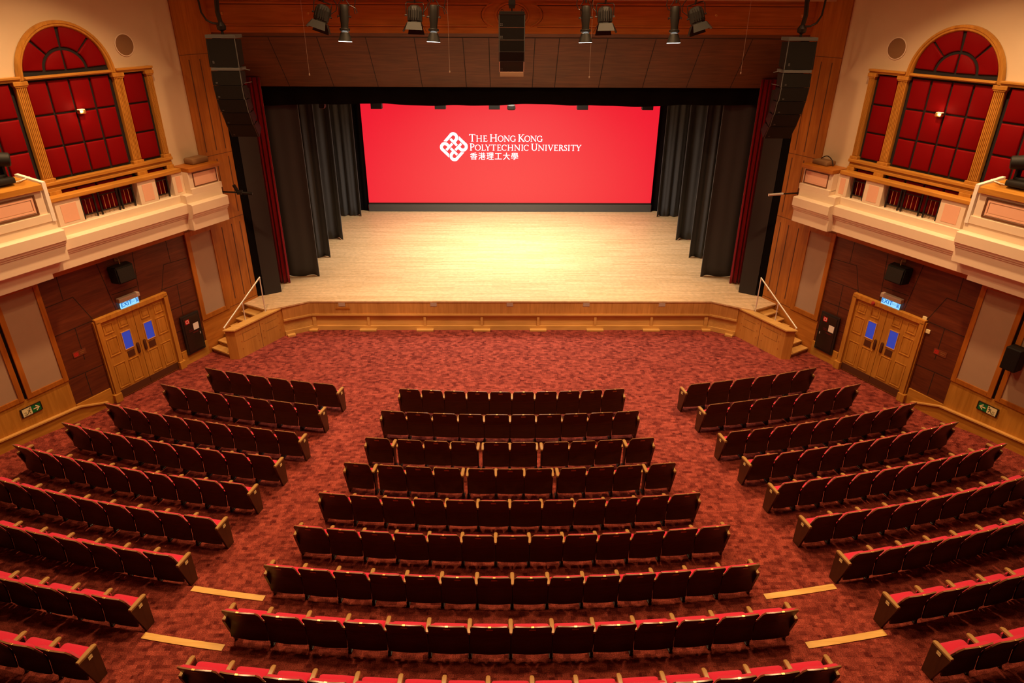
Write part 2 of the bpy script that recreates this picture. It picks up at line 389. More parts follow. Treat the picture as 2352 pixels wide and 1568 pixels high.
def door(S, n):
    d = S.thing('door_%d' % n, None, None, (.91, 0, 0)); d['kind'] = 'structure'
    b = B()
    S.box(b, -.02, .085, .0, .11, .2, 2.02); S.box(b, 1.735, 1.84, .0, .11, .2, 2.02)
    S.box(b, -.02, 1.84, .0, .11, 1.985, 2.10, .01); S.box(b, -.05, .0, .0, .07, .2, 2.04); S.box(b, 1.82, 1.87, .0, .07, .2, 2.04)
    obj('door_frame', b, 'oak', d)
    b = B(); S.box(b, -.085, .095, 0, .14, 0, .21, .01); S.box(b, 1.725, 1.905, 0, .14, 0, .21, .01); obj('plinth_block', b, 'oak', d)
    for i in (0, 1):
        s0, s1 = (.085, .905) if i == 0 else (.915, 1.735)
        b = B(); S.box(b, s0, s1, .0, .045, .02, 1.985); lf = obj('door_leaf', b, 'oak', d)
        ax = lambda u: s0+u if i == 0 else s1-u          # u runs from the hinge side
        b = B()
        for (u0, u1, z0, z1) in [(.05, .29, 1.65, 1.90), (.42, .66, 1.67, 1.92), (.04, .32, 1.10, 1.55), (.05, .34, .26, .88), (.42, .70, .26, .86)]:
            frame_bars(S, b, min(ax(u0), ax(u1)), max(ax(u0), ax(u1)), z0, z1, .022, .04, .058, .004)
            S.box(b, ax(u0+.055), ax(u1-.055), .04, .052, z0+.055, z1-.055, .004)
        obj('raised_moulding', b, 'oak', lf)
        b = B(); S.box(b, ax(.43), ax(.64), .03, .05, 1.13, 1.55); obj('vision_pane', b, 'glass', lf, label='blue-lit glass pane')
        b = B(); frame_bars(S, b, min(ax(.41), ax(.66)), max(ax(.41), ax(.66)), 1.11, 1.57, .02, .03, .062, .004); obj('pane_bead', b, 'oakl', lf)
        b = B(); S.box(b, ax(.45), ax(.63), .04, .056, .905, 1.065, .003); obj('lock_plate', b, 'kick', lf)
        b = B(); S.box(b, ax(.70), ax(.765), .045, .085, .91, 1.18, .03); obj('pull_handle', b, 'kick', lf, smooth=True)
        b = B(); S.box(b, ax(.0), ax(.82), .04, .052, .035, .215, .003); obj('kick_plate', b, 'kick', lf)
door(LEFT, 1); door(RIGHT, 2)

def wall_fittings(S):
    nm = S.nm
    # exit sign
    t = S.thing('exit_sign', 'lit white EXIT sign with blue lettering above the %s door' % nm, 'exit sign', (.89, .05, 2.10))
    b = B(); S.box(b, .62, 1.15, .014, .13, 2.26, 2.365, .012); obj('housing', b, 'skin', t)
    b = B(); S.box(b, .66, 1.12, .05, .075, 2.10, 2.27); pn = obj('lit_panel', b, 'exitp', t)
    f = S.flat(.89, .0765, 2.10)
    b = text_mesh('EXIT', .10, 'lettering', 'exitb', lambda x, y: f(x-.085, y+.035), stretch=.92)
    g_ = bmesh.ops.duplicate(b.m, geom=list(b.m.verts)+list(b.m.edges)+list(b.m.faces))
    for e in g_['geom']:
        if isinstance(e, bmesh.types.BMVert): e.co.x += .007; e.co.z += .004
    obj('lettering', b, 'exitb', pn)
    b = text_mesh('出口', .05, 'lettering', 'exitb', lambda x, y: f(x+.085, y+.06)); obj('lettering', b, 'exitb', pn)
    b = B(); b.strip([(.165, .03), (.165, .14), (.215, .14), (.215, .03)], .012, f); b.strip([(.19, .04), (.19, .12)], .022, f); obj('door_symbol', b, 'exitb', pn)
    # surround speaker
    t = S.thing('loudspeaker', 'black loudspeaker hung above the exit sign on the %s wall' % nm, 'loudspeaker', (.83, .1, 2.76))
    b = B()
    k = S.k; c = [(.58, .08), (1.09, .08), (1.05, .33), (.62, .33)]
    b.loft([[Vector((x, k*o, 2.76)) for x, o in c], [Vector((x, k*(o-.03), 3.14)) for x, o in c]]); bmesh.ops.bevel(b.m, geom=list(b.m.edges), offset=.02, segments=2, affect='EDGES')
    obj('cabinet', b, 'cab', t)
    b = B(); b.prism([S.p(.64, .334, 2.79), S.p(1.03, .334, 2.79), S.p(1.03, .308, 3.10), S.p(.64, .308, 3.10)], S.p(0, .012, 0)); obj('speaker_grille', b, 'mblack', t)
    b = B(); b.tube([S.p(.88, .02, 3.24), S.p(.88, .10, 3.24), S.p(.86, .14, 3.12)], .014); S.box(b, .83, .93, .0135, .03, 3.19, 3.29); obj('bracket', b, 'grille', t)
    # hose cabinet
    t = S.thing('hose_cabinet', 'dark fire hose cabinet between door and stairs on the %s wall' % nm, 'cabinet', (2.31, .05, .25))
    b = B(); S.box(b, 2.04, 2.59, .051, .10, .255, 1.31, .006); obj('body', b, 'black', t)
    b = B(); S.box(b, 2.09, 2.54, .095, .112, .31, 1.26, .008); dr = obj('cabinet_door', b, plain('hose_cabinet_brown', (.022, .010, .006), .35), t)
    d = 1 if S.left else -1
    cx = 2.315
    f = S.flat(cx, .1135, 0)
    b = B(); b.strip([(-.175, 1.14), (-.055, 1.14)], .12, f); obj('label', b, 'red', dr, label='small red and white sticker')
    f2 = S.flat(cx, .115, 0)
    b = B(); b.strip([(-.115+.04*math.cos(a*pi/6), 1.14+.04*math.sin(a*pi/6)) for a in range(12)], .012, f2, closed=True); obj('label_symbol', b, 'paper', dr)
    b = B(); b.strip([(.03, .95), (.19, .95)], .18, f); obj('notice', b, 'paper', dr, label='white paper notice')
    b = B(); b.strip([(-.12, .90), (.0, .90)], .02, f2); b.strip([(-.12, .86), (.02, .86)], .02, f2); b.strip([(-.02, .80), (.15, .80)], .03, f2); obj('lettering', b, plain('faded_red', (.10, .008, .006), .5), dr)
    b = B(); S.box(b, cx+.18, cx+.20, .11, .127, .70, .76); obj('latch', b, 'steel', dr)
    # round grille
    t = S.thing('round_grille', 'round brown grille high on the cream %s wall beside the arch' % nm, 'grille', (2.31, .0, 7.36))
    ring = lambda r, o, n=40: [S.p(2.31+r*math.cos(2*pi*i/n), o, 7.57+r*math.sin(2*pi*i/n)) for i in range(n)]
    b = B(); b.loft([ring(.225, .001), ring(.225, .015), ring(.205, .018), ring(.205, .001)]); obj('ring', b, 'stone', t, smooth=True)
    b = B(); b.loft([ring(.21, .001), ring(.21, .012)]); obj('mesh_disc', b, 'grille', t)
    t = S.thing('round_grille', 'pale round grille at the edge of view on the bright cream %s wall' % nm, 'grille', (-.62, .0, 7.2))
    ring = lambda r, o, n=40: [S.p(-.62+r*math.cos(2*pi*i/n), o, 7.62+r*math.sin(2*pi*i/n)) for i in range(n)]
    b = B(); b.loft([ring(.225, .001), ring(.225, .015), ring(.205, .018), ring(.205, .001)]); obj('ring', b, 'stone', t, smooth=True)
    b = B(); b.loft([ring(.21, .001), ring(.21, .012)]); obj('mesh_disc', b, 'taupe', t)
    # no-smoking plaque
    t = S.thing('plaque', 'small brown plaque with red symbol between panel and door, %s wall' % nm, 'sign', (-.485, .012, 1.43))
    b = B(); S.box(b, -.635, -.34, .012, .022, 1.43, 1.56); obj('plate', b, 'plaque', t)
    f = S.flat(-.487, .0235, 1.495)
    b = B(); b.strip([(-.135, 0), (-.02, 0)], .11, f); obj('red_field', b, plain('dim_red', (.30, .03, .012), .5), t)
    f = S.flat(-.487, .025, 1.495)
    b = B(); b.strip([(-.08+.036*math.cos(a*pi/8), .036*math.sin(a*pi/8)) for a in range(16)], .010, f, closed=True); b.strip([(-.105, .025), (-.055, -.025)], .01, f); obj('ban_symbol', b, 'red', t)
    b = B(); b.strip([(.01, .025), (.12, .025)], .02, f); b.strip([(.01, -.015), (.10, -.015)], .02, f); obj('lettering', b, plain('plaque_text', (.26, .10, .03), .5), t)
    # green running-man sign
    t = S.thing('exit_route_sign', 'green and ivory running figure sign with arrow under the %s wall panels' % nm, 'sign', (-1.77, .03, .67))
    b = B(); S.box(b, -1.985, -1.565, .03, .06, .675, .865); obj('backing', b, 'black', t)
    f = S.flat(-1.775, .0615, .77); d = 1 if S.left else -1
    g = lambda x, y: f(d*x, y)      # x always towards the stage
    b = B(); b.strip([(.0, 0), (.185, 0)], .165, g); gr = obj('green_field', b, 'green', t)
    b = B(); b.strip([(-.185, 0), (.0, 0)], .17, g); iv = obj('ivory_field', b, 'ivory', t)
    f3 = S.flat(-1.775, .063, .77); g = lambda x, y: f3(d*x, y)
    b = B(); b.strip([(.035, 0), (.145, 0)], .024, g); b.strip([(.09, .058), (.155, 0), (.09, -.058)], .024, g); obj('arrow', b, 'ivory', gr)
    b = B(); b.strip([(-.028+.011*math.cos(a*pi/5), .055+.011*math.sin(a*pi/5)) for a in range(10)], .012, g, closed=True)
    b.strip([(-.04, .03), (-.065, -.01)], .026, g); b.strip([(-.065, -.01), (-.04, -.03), (-.035, -.065)], .014, g); b.strip([(-.065, -.01), (-.09, -.05), (-.12, -.055)], .014, g)
    b.strip([(-.085, .02), (-.06, .035), (-.035, .02), (-.02, .0)], .010, g)
    for y, x in ((-.005, -.16), (-.025, -.15), (-.055, -.165), (-.072, -.15)): b.strip([(x, y), (x+.05, y+.008)], .008, g)
    obj('running_figure', b, 'olive', iv)
    # sconce between the red pads
    t = S.thing('wall_light', 'small glowing brass wall light on the %s red padded arch' % nm, 'wall light', (.94, .05, 6.33))
    b = B(); S.box(b, .87, 1.01, .05, .15, 6.35, 6.43, .012); obj('shade', b, 'brass', t)
    b = B(); S.box(b, .885, .995, .06, .14, 6.425, 6.437); obj('glow', b, 'sconce', t)
    w = S.F @ S.p(.94, .20, 6.40)
    l = bpy.data.lights.new('sconce_light', 'POINT'); l.energy = 2.0; l.color = (1, .6, .3); l.shadow_soft_size = .03
    o = bpy.data.objects.new('sconce_light', l); COL.objects.link(o); o.location = w
for S in (LEFT, RIGHT): wall_fittings(S)

def right_extras():
    S = RIGHT
    t = S.thing('loudspeaker', 'black loudspeaker in front of the fabric panel at the far right edge', 'loudspeaker', (-1.98, .1, 1.85))
    b = B(); S.box(b, -2.12, -1.83, .08, .36, 1.88, 2.36, .02); obj('cabinet', b, 'cab', t)
    b = B(); S.box(b, -2.02, -1.92, .03, .10, 2.05, 2.2); obj('bracket', b, 'black', t)
    t = S.thing('alarm_lamp', 'small red alarm lamp on the right door frame beside the EXIT sign', 'lamp', (1.27, .11, 2.04))
    b = B(); b.lathe([(0, .045), (.02, .045), (.05, .03), (.06, .004)], S.p(1.27, .11, 2.04), S.p(1.27, .3, 2.04), 14); obj('lens', b, plain('alarm_red', (.35, .03, .02), .3), t, smooth=True)
    for nm, lab, s, z in (('switch_box', 'small beige box on top of the right door frame corner', .05, 2.12), ('switch_box', 'small beige switch plate beside the right door frame', -.10, 1.86)):
        b = B(); S.box(b, s-.05, s+.05, .012, .04, z-.04, z+.05, .006); o = obj(nm, b, 'ivory', frame=S.F); tag(o, lab, 'switch')
right_extras()

# ------------------------------------------------------------------ arched windows filled with red leather pads
def pad(S, t, pts, o0=.02, o1=.055):
    """one padded panel from its outline (s, z), edges rolled"""
    cx = sum(p[0] for p in pts)/len(pts); cz = sum(p[1] for p in pts)/len(pts)
    def ring(inset, o):
        out = []
        for x, z in pts:
            dx, dz = cx-x, cz-z; l = math.hypot(dx, dz); out.append(S.p(x+dx/l*inset, o, z+dz/l*inset))
        return out
    b = B(); b.loft([ring(0, o0), ring(0, o0+.014), ring(.010, o1-.008), ring(.030, o1)]); obj('padded_panel', b, 'pad', t, smooth=True)
def pilaster(S, t, s0, s1, z0, z1, capz=True):
    b = B(); S.box(b, s0, s1, .01, .10, z0, z1)
    w = s1-s0; n = 6
    for i in range(n): x = s0+w*(i+.5)/n; S.box(b, x-w*.055, x+w*.055, .095, .112, z0+.06, z1-.06)
    S.box(b, s0-.03, s1+.03, .01, .135, z0-.035, z0+.035, .008)
    if capz: S.box(b, s0-.035, s1+.035, .01, .14, z1-.045, z1+.03, .008); S.box(b, s0-.015, s1+.015, .01, .125, z1-.07, z1-.045)
    obj('pilaster', b, 'oak', t)
def arch(S):
    t = S.thing('arched_panel', 'wooden arch with fluted pilasters framing red leather pads, upper %s wall' % S.nm, 'wall panel', (.92, 0, 4.2))
    b = B(); S.box(b, -1.95, 2.74, .004, .02, 4.34, 7.06); 
    n = 32; A = [pi*i/n for i in range(n+1)]
    b.prism([S.p(.92+.93*math.cos(a), .004, 7.05+.95*math.sin(a)) for a in A], S.p(0, .016, 0)); obj('backing', b, 'padgap', t)
    # arch moulding
    b = B()
    prof = [(.88, .01), (.88, .06), (.90, .085), (.93, .085), (.945, .10), (.985, .10), (.995, .07), (.995, .01)]
    b.loft([[S.p(.92+r*math.cos(a), o, 7.06+r*1.02*math.sin(a)) for r, o in prof] for a in A]); obj('arch_moulding', b, 'oak', t, smooth=True)
    b = B(); S.box(b, .02, 1.80, .01, .11, 7.055, 7.12, .012); S.box(b, .02, 1.80, .01, .14, 7.075, 7.10, .008); obj('transom', b, 'oakh', t)
    for s0, s1 in ((1.90, 2.78), (-2.0, -.06)):
        b = B(); S.box(b, s0, s1, .005, .10, 7.04, 7.10, .006); S.box(b, s0, s1, .005, .14, 7.09, 7.135, .008); obj('entablature', b, 'oakh', t)
    for s0, s1 in ((-.19, .01), (1.82, 2.02), (2.60, 2.74), (-1.45, -1.25)): pilaster(S, t, s0, s1, 5.20, 7.02)
    b = B(); S.box(b, -2.0, 2.78, .0, .15, 5.10, 5.17, .01); S.box(b, -2.0, 2.76, .0, .11, 5.04, 5.11, .008); S.box(b, -2.0, 2.75, .0, .13, 4.985, 5.05, .01); obj('sill', b, 'oakh', t)
    for s0, s1 in ((-.14, .04), (1.85, 2.03), (2.62, 2.74)): pilaster(S, t, s0, s1, 4.38, 4.96)
    # square pads
    for c0, c1 in ((.04, .42), (.455, .86), (.895, 1.30), (1.345, 1.74)):
        for z0, z1 in ((6.42, 7.01), (5.81, 6.385), (5.22, 5.775), (4.36, 4.955)): pad(S, t, [(c0, z0), (c1, z0), (c1, z1), (c0, z1)])
    for c0, c1 in ((2.07, 2.54), (-.70, -.27), (-1.2, -.74)):
        for z0, z1 in ((6.42, 7.01), (5.81, 6.385), (5.22, 5.775), (4.36, 4.955)): pad(S, t, [(c0, z0), (c1, z0), (c1, z1), (c0, z1)])
    # fan
    cx, cz = .90, 7.18
    for a0, a1 in ((3, 88), (92, 177)):
        P = [(cx+.40*math.cos(math.radians(a0+(a1-a0)*i/10)), cz+.36*math.sin(math.radians(a0+(a1-a0)*i/10))) for i in range(11)]
        pad(S, t, P+[(cx+(.02 if a0 < 90 else -.02), cz+.012)])
    for a0, a1 in ((2.5, 44), (47, 87.5), (92.5, 133), (136, 177.5)):
        n = 10; aa = [math.radians(a0+(a1-a0)*i/n) for i in range(n+1)]
        pad(S, t, [(cx+.46*math.cos(a), cz+.42*math.sin(a)) for a in aa]+[(.92+.845*math.cos(a), cz+.80*math.sin(a)) for a in aa[::-1]])
for S in (LEFT, RIGHT): arch(S)

# ------------------------------------------------------------------ side balconies
def balcony(S):
    t = S.thing('side_balcony', 'cream balcony with pink insets and oak handrail on the %s wall' % S.nm, 'balcony', (1.5, .3, 3.5))
    def prof(do, dz): return [(0, 3.46+dz), (.42+do, 3.50+dz), (.42+do, 3.79+dz), (.445+do, 3.80+dz), (.445+do, 3.83+dz), (.475+do, 3.845+dz), (.49+do, 3.90+dz), (.52+do, 3.91+dz), (.52+do, 4.11+dz), (.50+do, 4.125+dz), (.35+do, 4.135+dz), (.35+do, 4.305+dz), (.335+do, 4.32+dz), (0, 4.32+dz)]
    def run(s0, s1, do, dz, mitre=0):
        b = B(); P = prof(do, dz); b.loft([[S.p(s0+(mitre*(p[0]-.34) if p[0] > .34 else 0), p[0], p[1]) for p in P], [S.p(s1, p[0], p[1]) for p in P]]); return b
    obj('cornice', run(-.9, 2.75, 0, 0), 'stone', t)
    obj('end_cornice', run(2.62, 3.66, .19, 0, -.12), 'stone', t)
    obj('rear_cornice', run(-4.5, -.46, .25, .27), 'stone', t)
    b = B(); S.box(b, -4.5, -.76, 0, .46, 3.42, 3.82); obj('soffit_band', b, 'stone', t)
    # end block with pink inset
    b = B(); S.box(b, 2.80, 3.70, .0, .54, 4.30, 4.44, .01); S.box(b, 2.80, 3.66, .0, .50, 4.40, 4.82, .006); eb = obj('end_block', b, 'stone', t)
    b = B(); frame_bars(S, b, 2.92, 3.62, 4.46, 4.79, .022, .49, .512, .004); obj('inset_moulding', b, 'inline', eb)
    b = B(); frame_bars(S, b, 2.95, 3.59, 4.485, 4.765, .025, .49, .507); S.box(b, 2.99, 3.55, .49, .504, 4.515, 4.735); obj('inset_panel', b, 'pink', eb)
    b = B(); S.box(b, 2.80, 3.72, .0, .57, 4.82, 4.92, .012); obj('end_cap', b, 'cherryh', t)
    # piers
    for i, (s0, s1) in enumerate(((-.26, .27), (1.60, 2.06), (2.50, 2.80))):
        b = B(); S.box(b, s0, s1, .12, .33, 4.28, 4.83, .008); pr = obj('pier', b, 'stone', t)
        m = .10 if i < 2 else .08
        e = s1-m if i < 2 else 2.72
        b = B(); S.box(b, s0+m, e, .32, .335, 4.38, 4.75, .003); obj('inset_panel', b, 'pink', pr)
    b = B(); S.box(b, -.35, 2.76, .13, .37, 4.83, 4.92, .015); obj('handrail', b, 'oakh', t)
    b = B(); S.box(b, -.9, 2.8, .10, .16, 4.28, 4.36); obj('kerb', b, 'taupe', t)
    # railings between the piers
    for s0, s1, nb in ((.33, .62, 2), (.73, 1.14, 3), (1.22, 1.52, 2), (2.12, 2.42, 2)):
        b = B()
        for x in (s0, s1): S.box(b, x-.015, x+.015, .22, .25, 4.30, 4.83)
        for z in (4.41, 4.73): S.box(b, s0, s1, .225, .245, z-.009, z+.009)
        r = obj('railing', b, 'black', t)
        for k in range(nb):
            x = s0+(s1-s0)*(k+1)/(nb+1); b = B(); b.tube([S.p(x, .235, 4.41), S.p(x, .235, 4.73)], .007, 6); obj('baluster', b, plain('pink_lit_metal', (.75, .36, .18), .35, .6) if 'pink_lit_metal' not in bpy.data.materials else bpy.data.materials['pink_lit_metal'], r)  # pinkish light on the balusters is put into their colour
    # rear parapet, its wooden deck and the white end board
    b = B(); S.box(b, -4.5, -.53, .16, .62, 4.56, 4.72, .01); S.box(b, -4.5, -.56, .16, .585, 4.66, 5.20, .006); rb = obj('rear_parapet', b, 'stone', t)
    b = B(); frame_bars(S, b, -2.2, -.72, 4.74, 5.12, .03, .58, .605, .004); obj('inset_moulding', b, 'inline', rb)
    b = B(); frame_bars(S, b, -2.15, -.77, 4.79, 5.07, .03, .58, .600); S.box(b, -2.1, -.82, .58, .594, 4.84, 5.02); obj('inset_panel', b, 'pink', rb)
    b = B(); b.loft([[S.p(s, .65, 5.18), S.p(s, .65, 5.285), S.p(s, .16, 5.42), S.p(s, .16, 5.18)] for s in (-4.5, -.56)]); obj('deck_top', b, 'oakh', t)
    b = B(); b.loft([[S.p(-.535-x*.4, .63-x, 4.56), S.p(-.465-x*.4, .63-x, 4.56), S.p(-.465-x*.4, .63-x, 5.32+x*.32), S.p(-.535-x*.4, .63-x, 5.32+x*.32)] for x in (0, .46)]); obj('end_board', b, 'white', t)
for S in (LEFT, RIGHT): balcony(S)

def moving_head(S):
    t = S.thing('moving_head_light', 'black moving head stage light on the %s balcony deck' % S.nm, 'stage light', (-1.12, .33, 5.36))
    b = B(); S.box(b, -1.34, -.90, .16, .52, 5.375, 5.49, .03); obj('base', b, 'mblack', t, smooth=True)
    b = B(); S.box(b, -1.30, -1.24, .26, .42, 5.48, 5.86, .02); S.box(b, -1.02, -.96, .26, .42, 5.48, 5.86, .02); S.box(b, -1.30, -.96, .26, .42, 5.47, 5.55, .02); obj('yoke', b, 'mblack', t, smooth=True)
    c = S.p(-1.13, .34, 5.83); d = S.p(.75, .35, -.10)
    b = B(); b.lathe([(-.30, .06), (-.28, .12), (-.05, .145), (.0, .15), (.16, .13), (.28, .125), (.30, .10), (.27, .02)], c, c+d, 20); hd = obj('head', b, 'mblack', t, smooth=True)
    b = B(); b.lathe([(.27, .10), (.278, .09), (.28, .01)], c, c+d, 20); obj('lens', b, 'steel', hd, smooth=True)
    b = B()
    for i in range(7): b.lathe([(-.24+.03*i, .145), (-.23+.03*i, .155), (-.22+.03*i, .145)], c, c+d, 18)
    obj('cooling_fin', b, 'black', hd)
    P = [(-.90, .40, 5.36), (-.86, .42, 5.375), (-.80, .45, 5.385), (-.72, .40, 5.385), (-.62, .35, 5.38), (-.56, .34, 5.40)]
    b = B(); b.tube([S.p(*p) for p in P], .012, 6); o = obj('cable', b, 'white', frame=S.F); tag(o, 'white cable running across the %s balcony deck' % S.nm, 'cable')
for S in (LEFT, RIGHT): moving_head(S)

def end_caps(S):
    # fittings on the end block and the bracket arm towards the stage
    if S.left:
        b = B(); S.box(b, 3.12, 3.60, .04, .36, 4.92, 5.06, .04); o = obj('equipment_box', b, 'grille', frame=S.F, smooth=True); tag(o, 'low brown box on the end cap of the left balcony', 'box')
    else:
        b = B(); S.box(b, 3.16, 3.60, .04, .36, 4.92, 5.03, .03); o = obj('equipment_box', b, 'grille', frame=S.F, smooth=True); tag(o, 'low brown box with cable on the end cap of the right balcony', 'box')
        b = B(); b.tube([S.p(3.5-.02*i, .2, 5.03+.10*math.sin(pi*i/18)) for i in range(1, 18)]+[S.p(3.10, .2, 4.93)], .012, 6); o = obj('cable', b, 'black', frame=S.F); tag(o, 'dark looped cable over the box on the right balcony end cap', 'cable')
    sx = -1 if S.left else 1
    t = thing('camera_bracket', 'black arm with %s reaching from the %s balcony end' % ('a small camera' if S.left else 'a metal tip', S.nm), 'bracket', (sx*7.3, 17.2, 4.05))
    b = B(); b.tube([(sx*7.42, 17.25, 4.06), (sx*6.98, 17.25, 4.04)], .022, 8); obj('arm', b, 'black', t)
    b = B(); b.tube([(sx*6.99, 17.25, 4.04), (sx*6.62, 17.25, 4.01)], .035, 10); obj('tube_end', b, 'steel' if not S.left else 'mblack', t, smooth=True)
    if S.left:
        b = B(); b.tube([(sx*6.98, 17.25, 4.05), (sx*7.05, 17.22, 4.24)], .045, 8); b.box(-7.0, -6.88, 17.18, 17.32, 4.0, 4.09, .01); obj('camera_body', b, 'mblack', t)
for S in (LEFT, RIGHT): end_caps(S)

# ------------------------------------------------------------------ proscenium: frieze, sloping header, ceiling lip, stage house
def proscenium():
    b = B(); b.box(-7.6, 7.6, 17.85, 18.1, 7.74, 8.75); w = obj('wall_front', b, 'frieze'); tag(w, kind='structure')
    b = B()
    R = .028
    for sx in (-1, 1):
        b.tube([(sx*6.95, 17.85, 8.385), (sx*.55, 17.85, 8.385)], R, 8); b.tube([(sx*6.9, 17.85, 7.905), (sx*.60, 17.85, 7.905)], R*.8, 8)
        b.tube([(sx*(.92-.30*math.cos(a)), 17.85, 8.145+.25*math.sin(a)) if False else (sx*(.34+.36*math.cos(a)), 17.85, 8.145+.25*math.sin(a)) for a in [math.radians(x) for x in range(-72, 73, 8)]], R*.9, 8)
    b.tube([(.39*math.cos(a), 17.85, 8.14+.27*math.sin(a)) for a in [2*pi*i/40 for i in range(41)]], R, 8)
    obj('panel_moulding', b, 'frieze', w)
    b = B(); fr = lambda x, z: Vector((x, 17.848, z))
    for sx in (-1, 1):
        b.strip([(sx*6.95, 8.35), (sx*.55, 8.35)], .022, fr); b.strip([(sx*6.9, 7.88), (sx*.60, 7.88)], .014, fr)
        b.strip([(sx*(.375+.36*math.cos(a)), 8.145+.25*math.sin(a)) for a in [math.radians(x) for x in range(-72, 73, 8)]], .014, fr)
    b.strip([(.36*math.cos(a), 8.14+.24*math.sin(a)) for a in [2*pi*i/40 for i in range(40)]], .014, fr, closed=True)
    obj('panel_groove', b, 'joint2', w)
    # sloping header
    b = B(); P0, P1 = [(17.86, 7.74), (19.22, 6.385)], 0
    b.loft([[(x, 17.86, 7.74), (x, 19.20, 6.385), (x, 19.28, 6.385), (x, 19.28, 8.2), (x, 17.95, 8.2)] for x in (-7.4, 7.4)]); h = obj('wall_header', b, 'header'); tag(h, kind='structure')
    n = Vector((0, -1.355, -1.34)).normalized()*.004
    b = B()
    def slope(y0): return Vector((0, 17.86+y0*1.34, 7.74-y0*1.355))
    for i in range(-6, 7):
        x = i*1.173-.02 if abs(i) > 0 else None
        if x is None or abs(x) > 7: continue
        a, c = slope(.07), slope(1)
        b.face([Vector((x-.009, 0, 0))+a+n, Vector((x+.009, 0, 0))+a+n, Vector((x+.009, 0, 0))+c+n, Vector((x-.009, 0, 0))+c+n])
    for x in (-.56, .56):
        a, c = slope(.07), slope(1); b.face([Vector((x-.009, 0, 0))+a+n, Vector((x+.009, 0, 0))+a+n, Vector((x+.009, 0, 0))+c+n, Vector((x-.009, 0, 0))+c+n])
    a, c = slope(.062), slope(.074); b.face([a+n-Vector((7.2, 0, 0)), a+n+Vector((7.2, 0, 0)), c+n+Vector((7.2, 0, 0)), c+n-Vector((7.2, 0, 0))])
    obj('header_joint', b, 'joint', h)
    b = B(); b.box(-7.7, 7.7, 17.35, 17.9, 8.462, 8.9); o = obj('trim_1', b, 'cream'); tag(o, kind='structure')
    b = B(); b.box(-13.5, 13.5, -1, 17.9, 11.0, 11.2); o = obj('ceiling', b, 'cream'); tag(o, kind='structure')
    # black stage house
    b = B(); b.box(-9.6, 9.6, 27.6, 27.8, 0, 10); o = obj('wall_back', b, 'void'); tag(o, kind='structure')
    for sx, nm in ((-1, 'left'), (1, 'right')):
        b = B(); b.box(sx*9.4, sx*9.6, 17.9, 27.8, 0, 10); b.box(sx*7.3, sx*9.6, 18.0, 18.1, 0, 8.5); o = obj('wall_stage_'+nm, b, 'void'); tag(o, kind='structure')
    b = B(); b.box(-9.6, 9.6, 18.1, 27.8, 9.8, 10); o = obj('ceiling_stage', b, 'void'); tag(o, kind='structure')
proscenium()

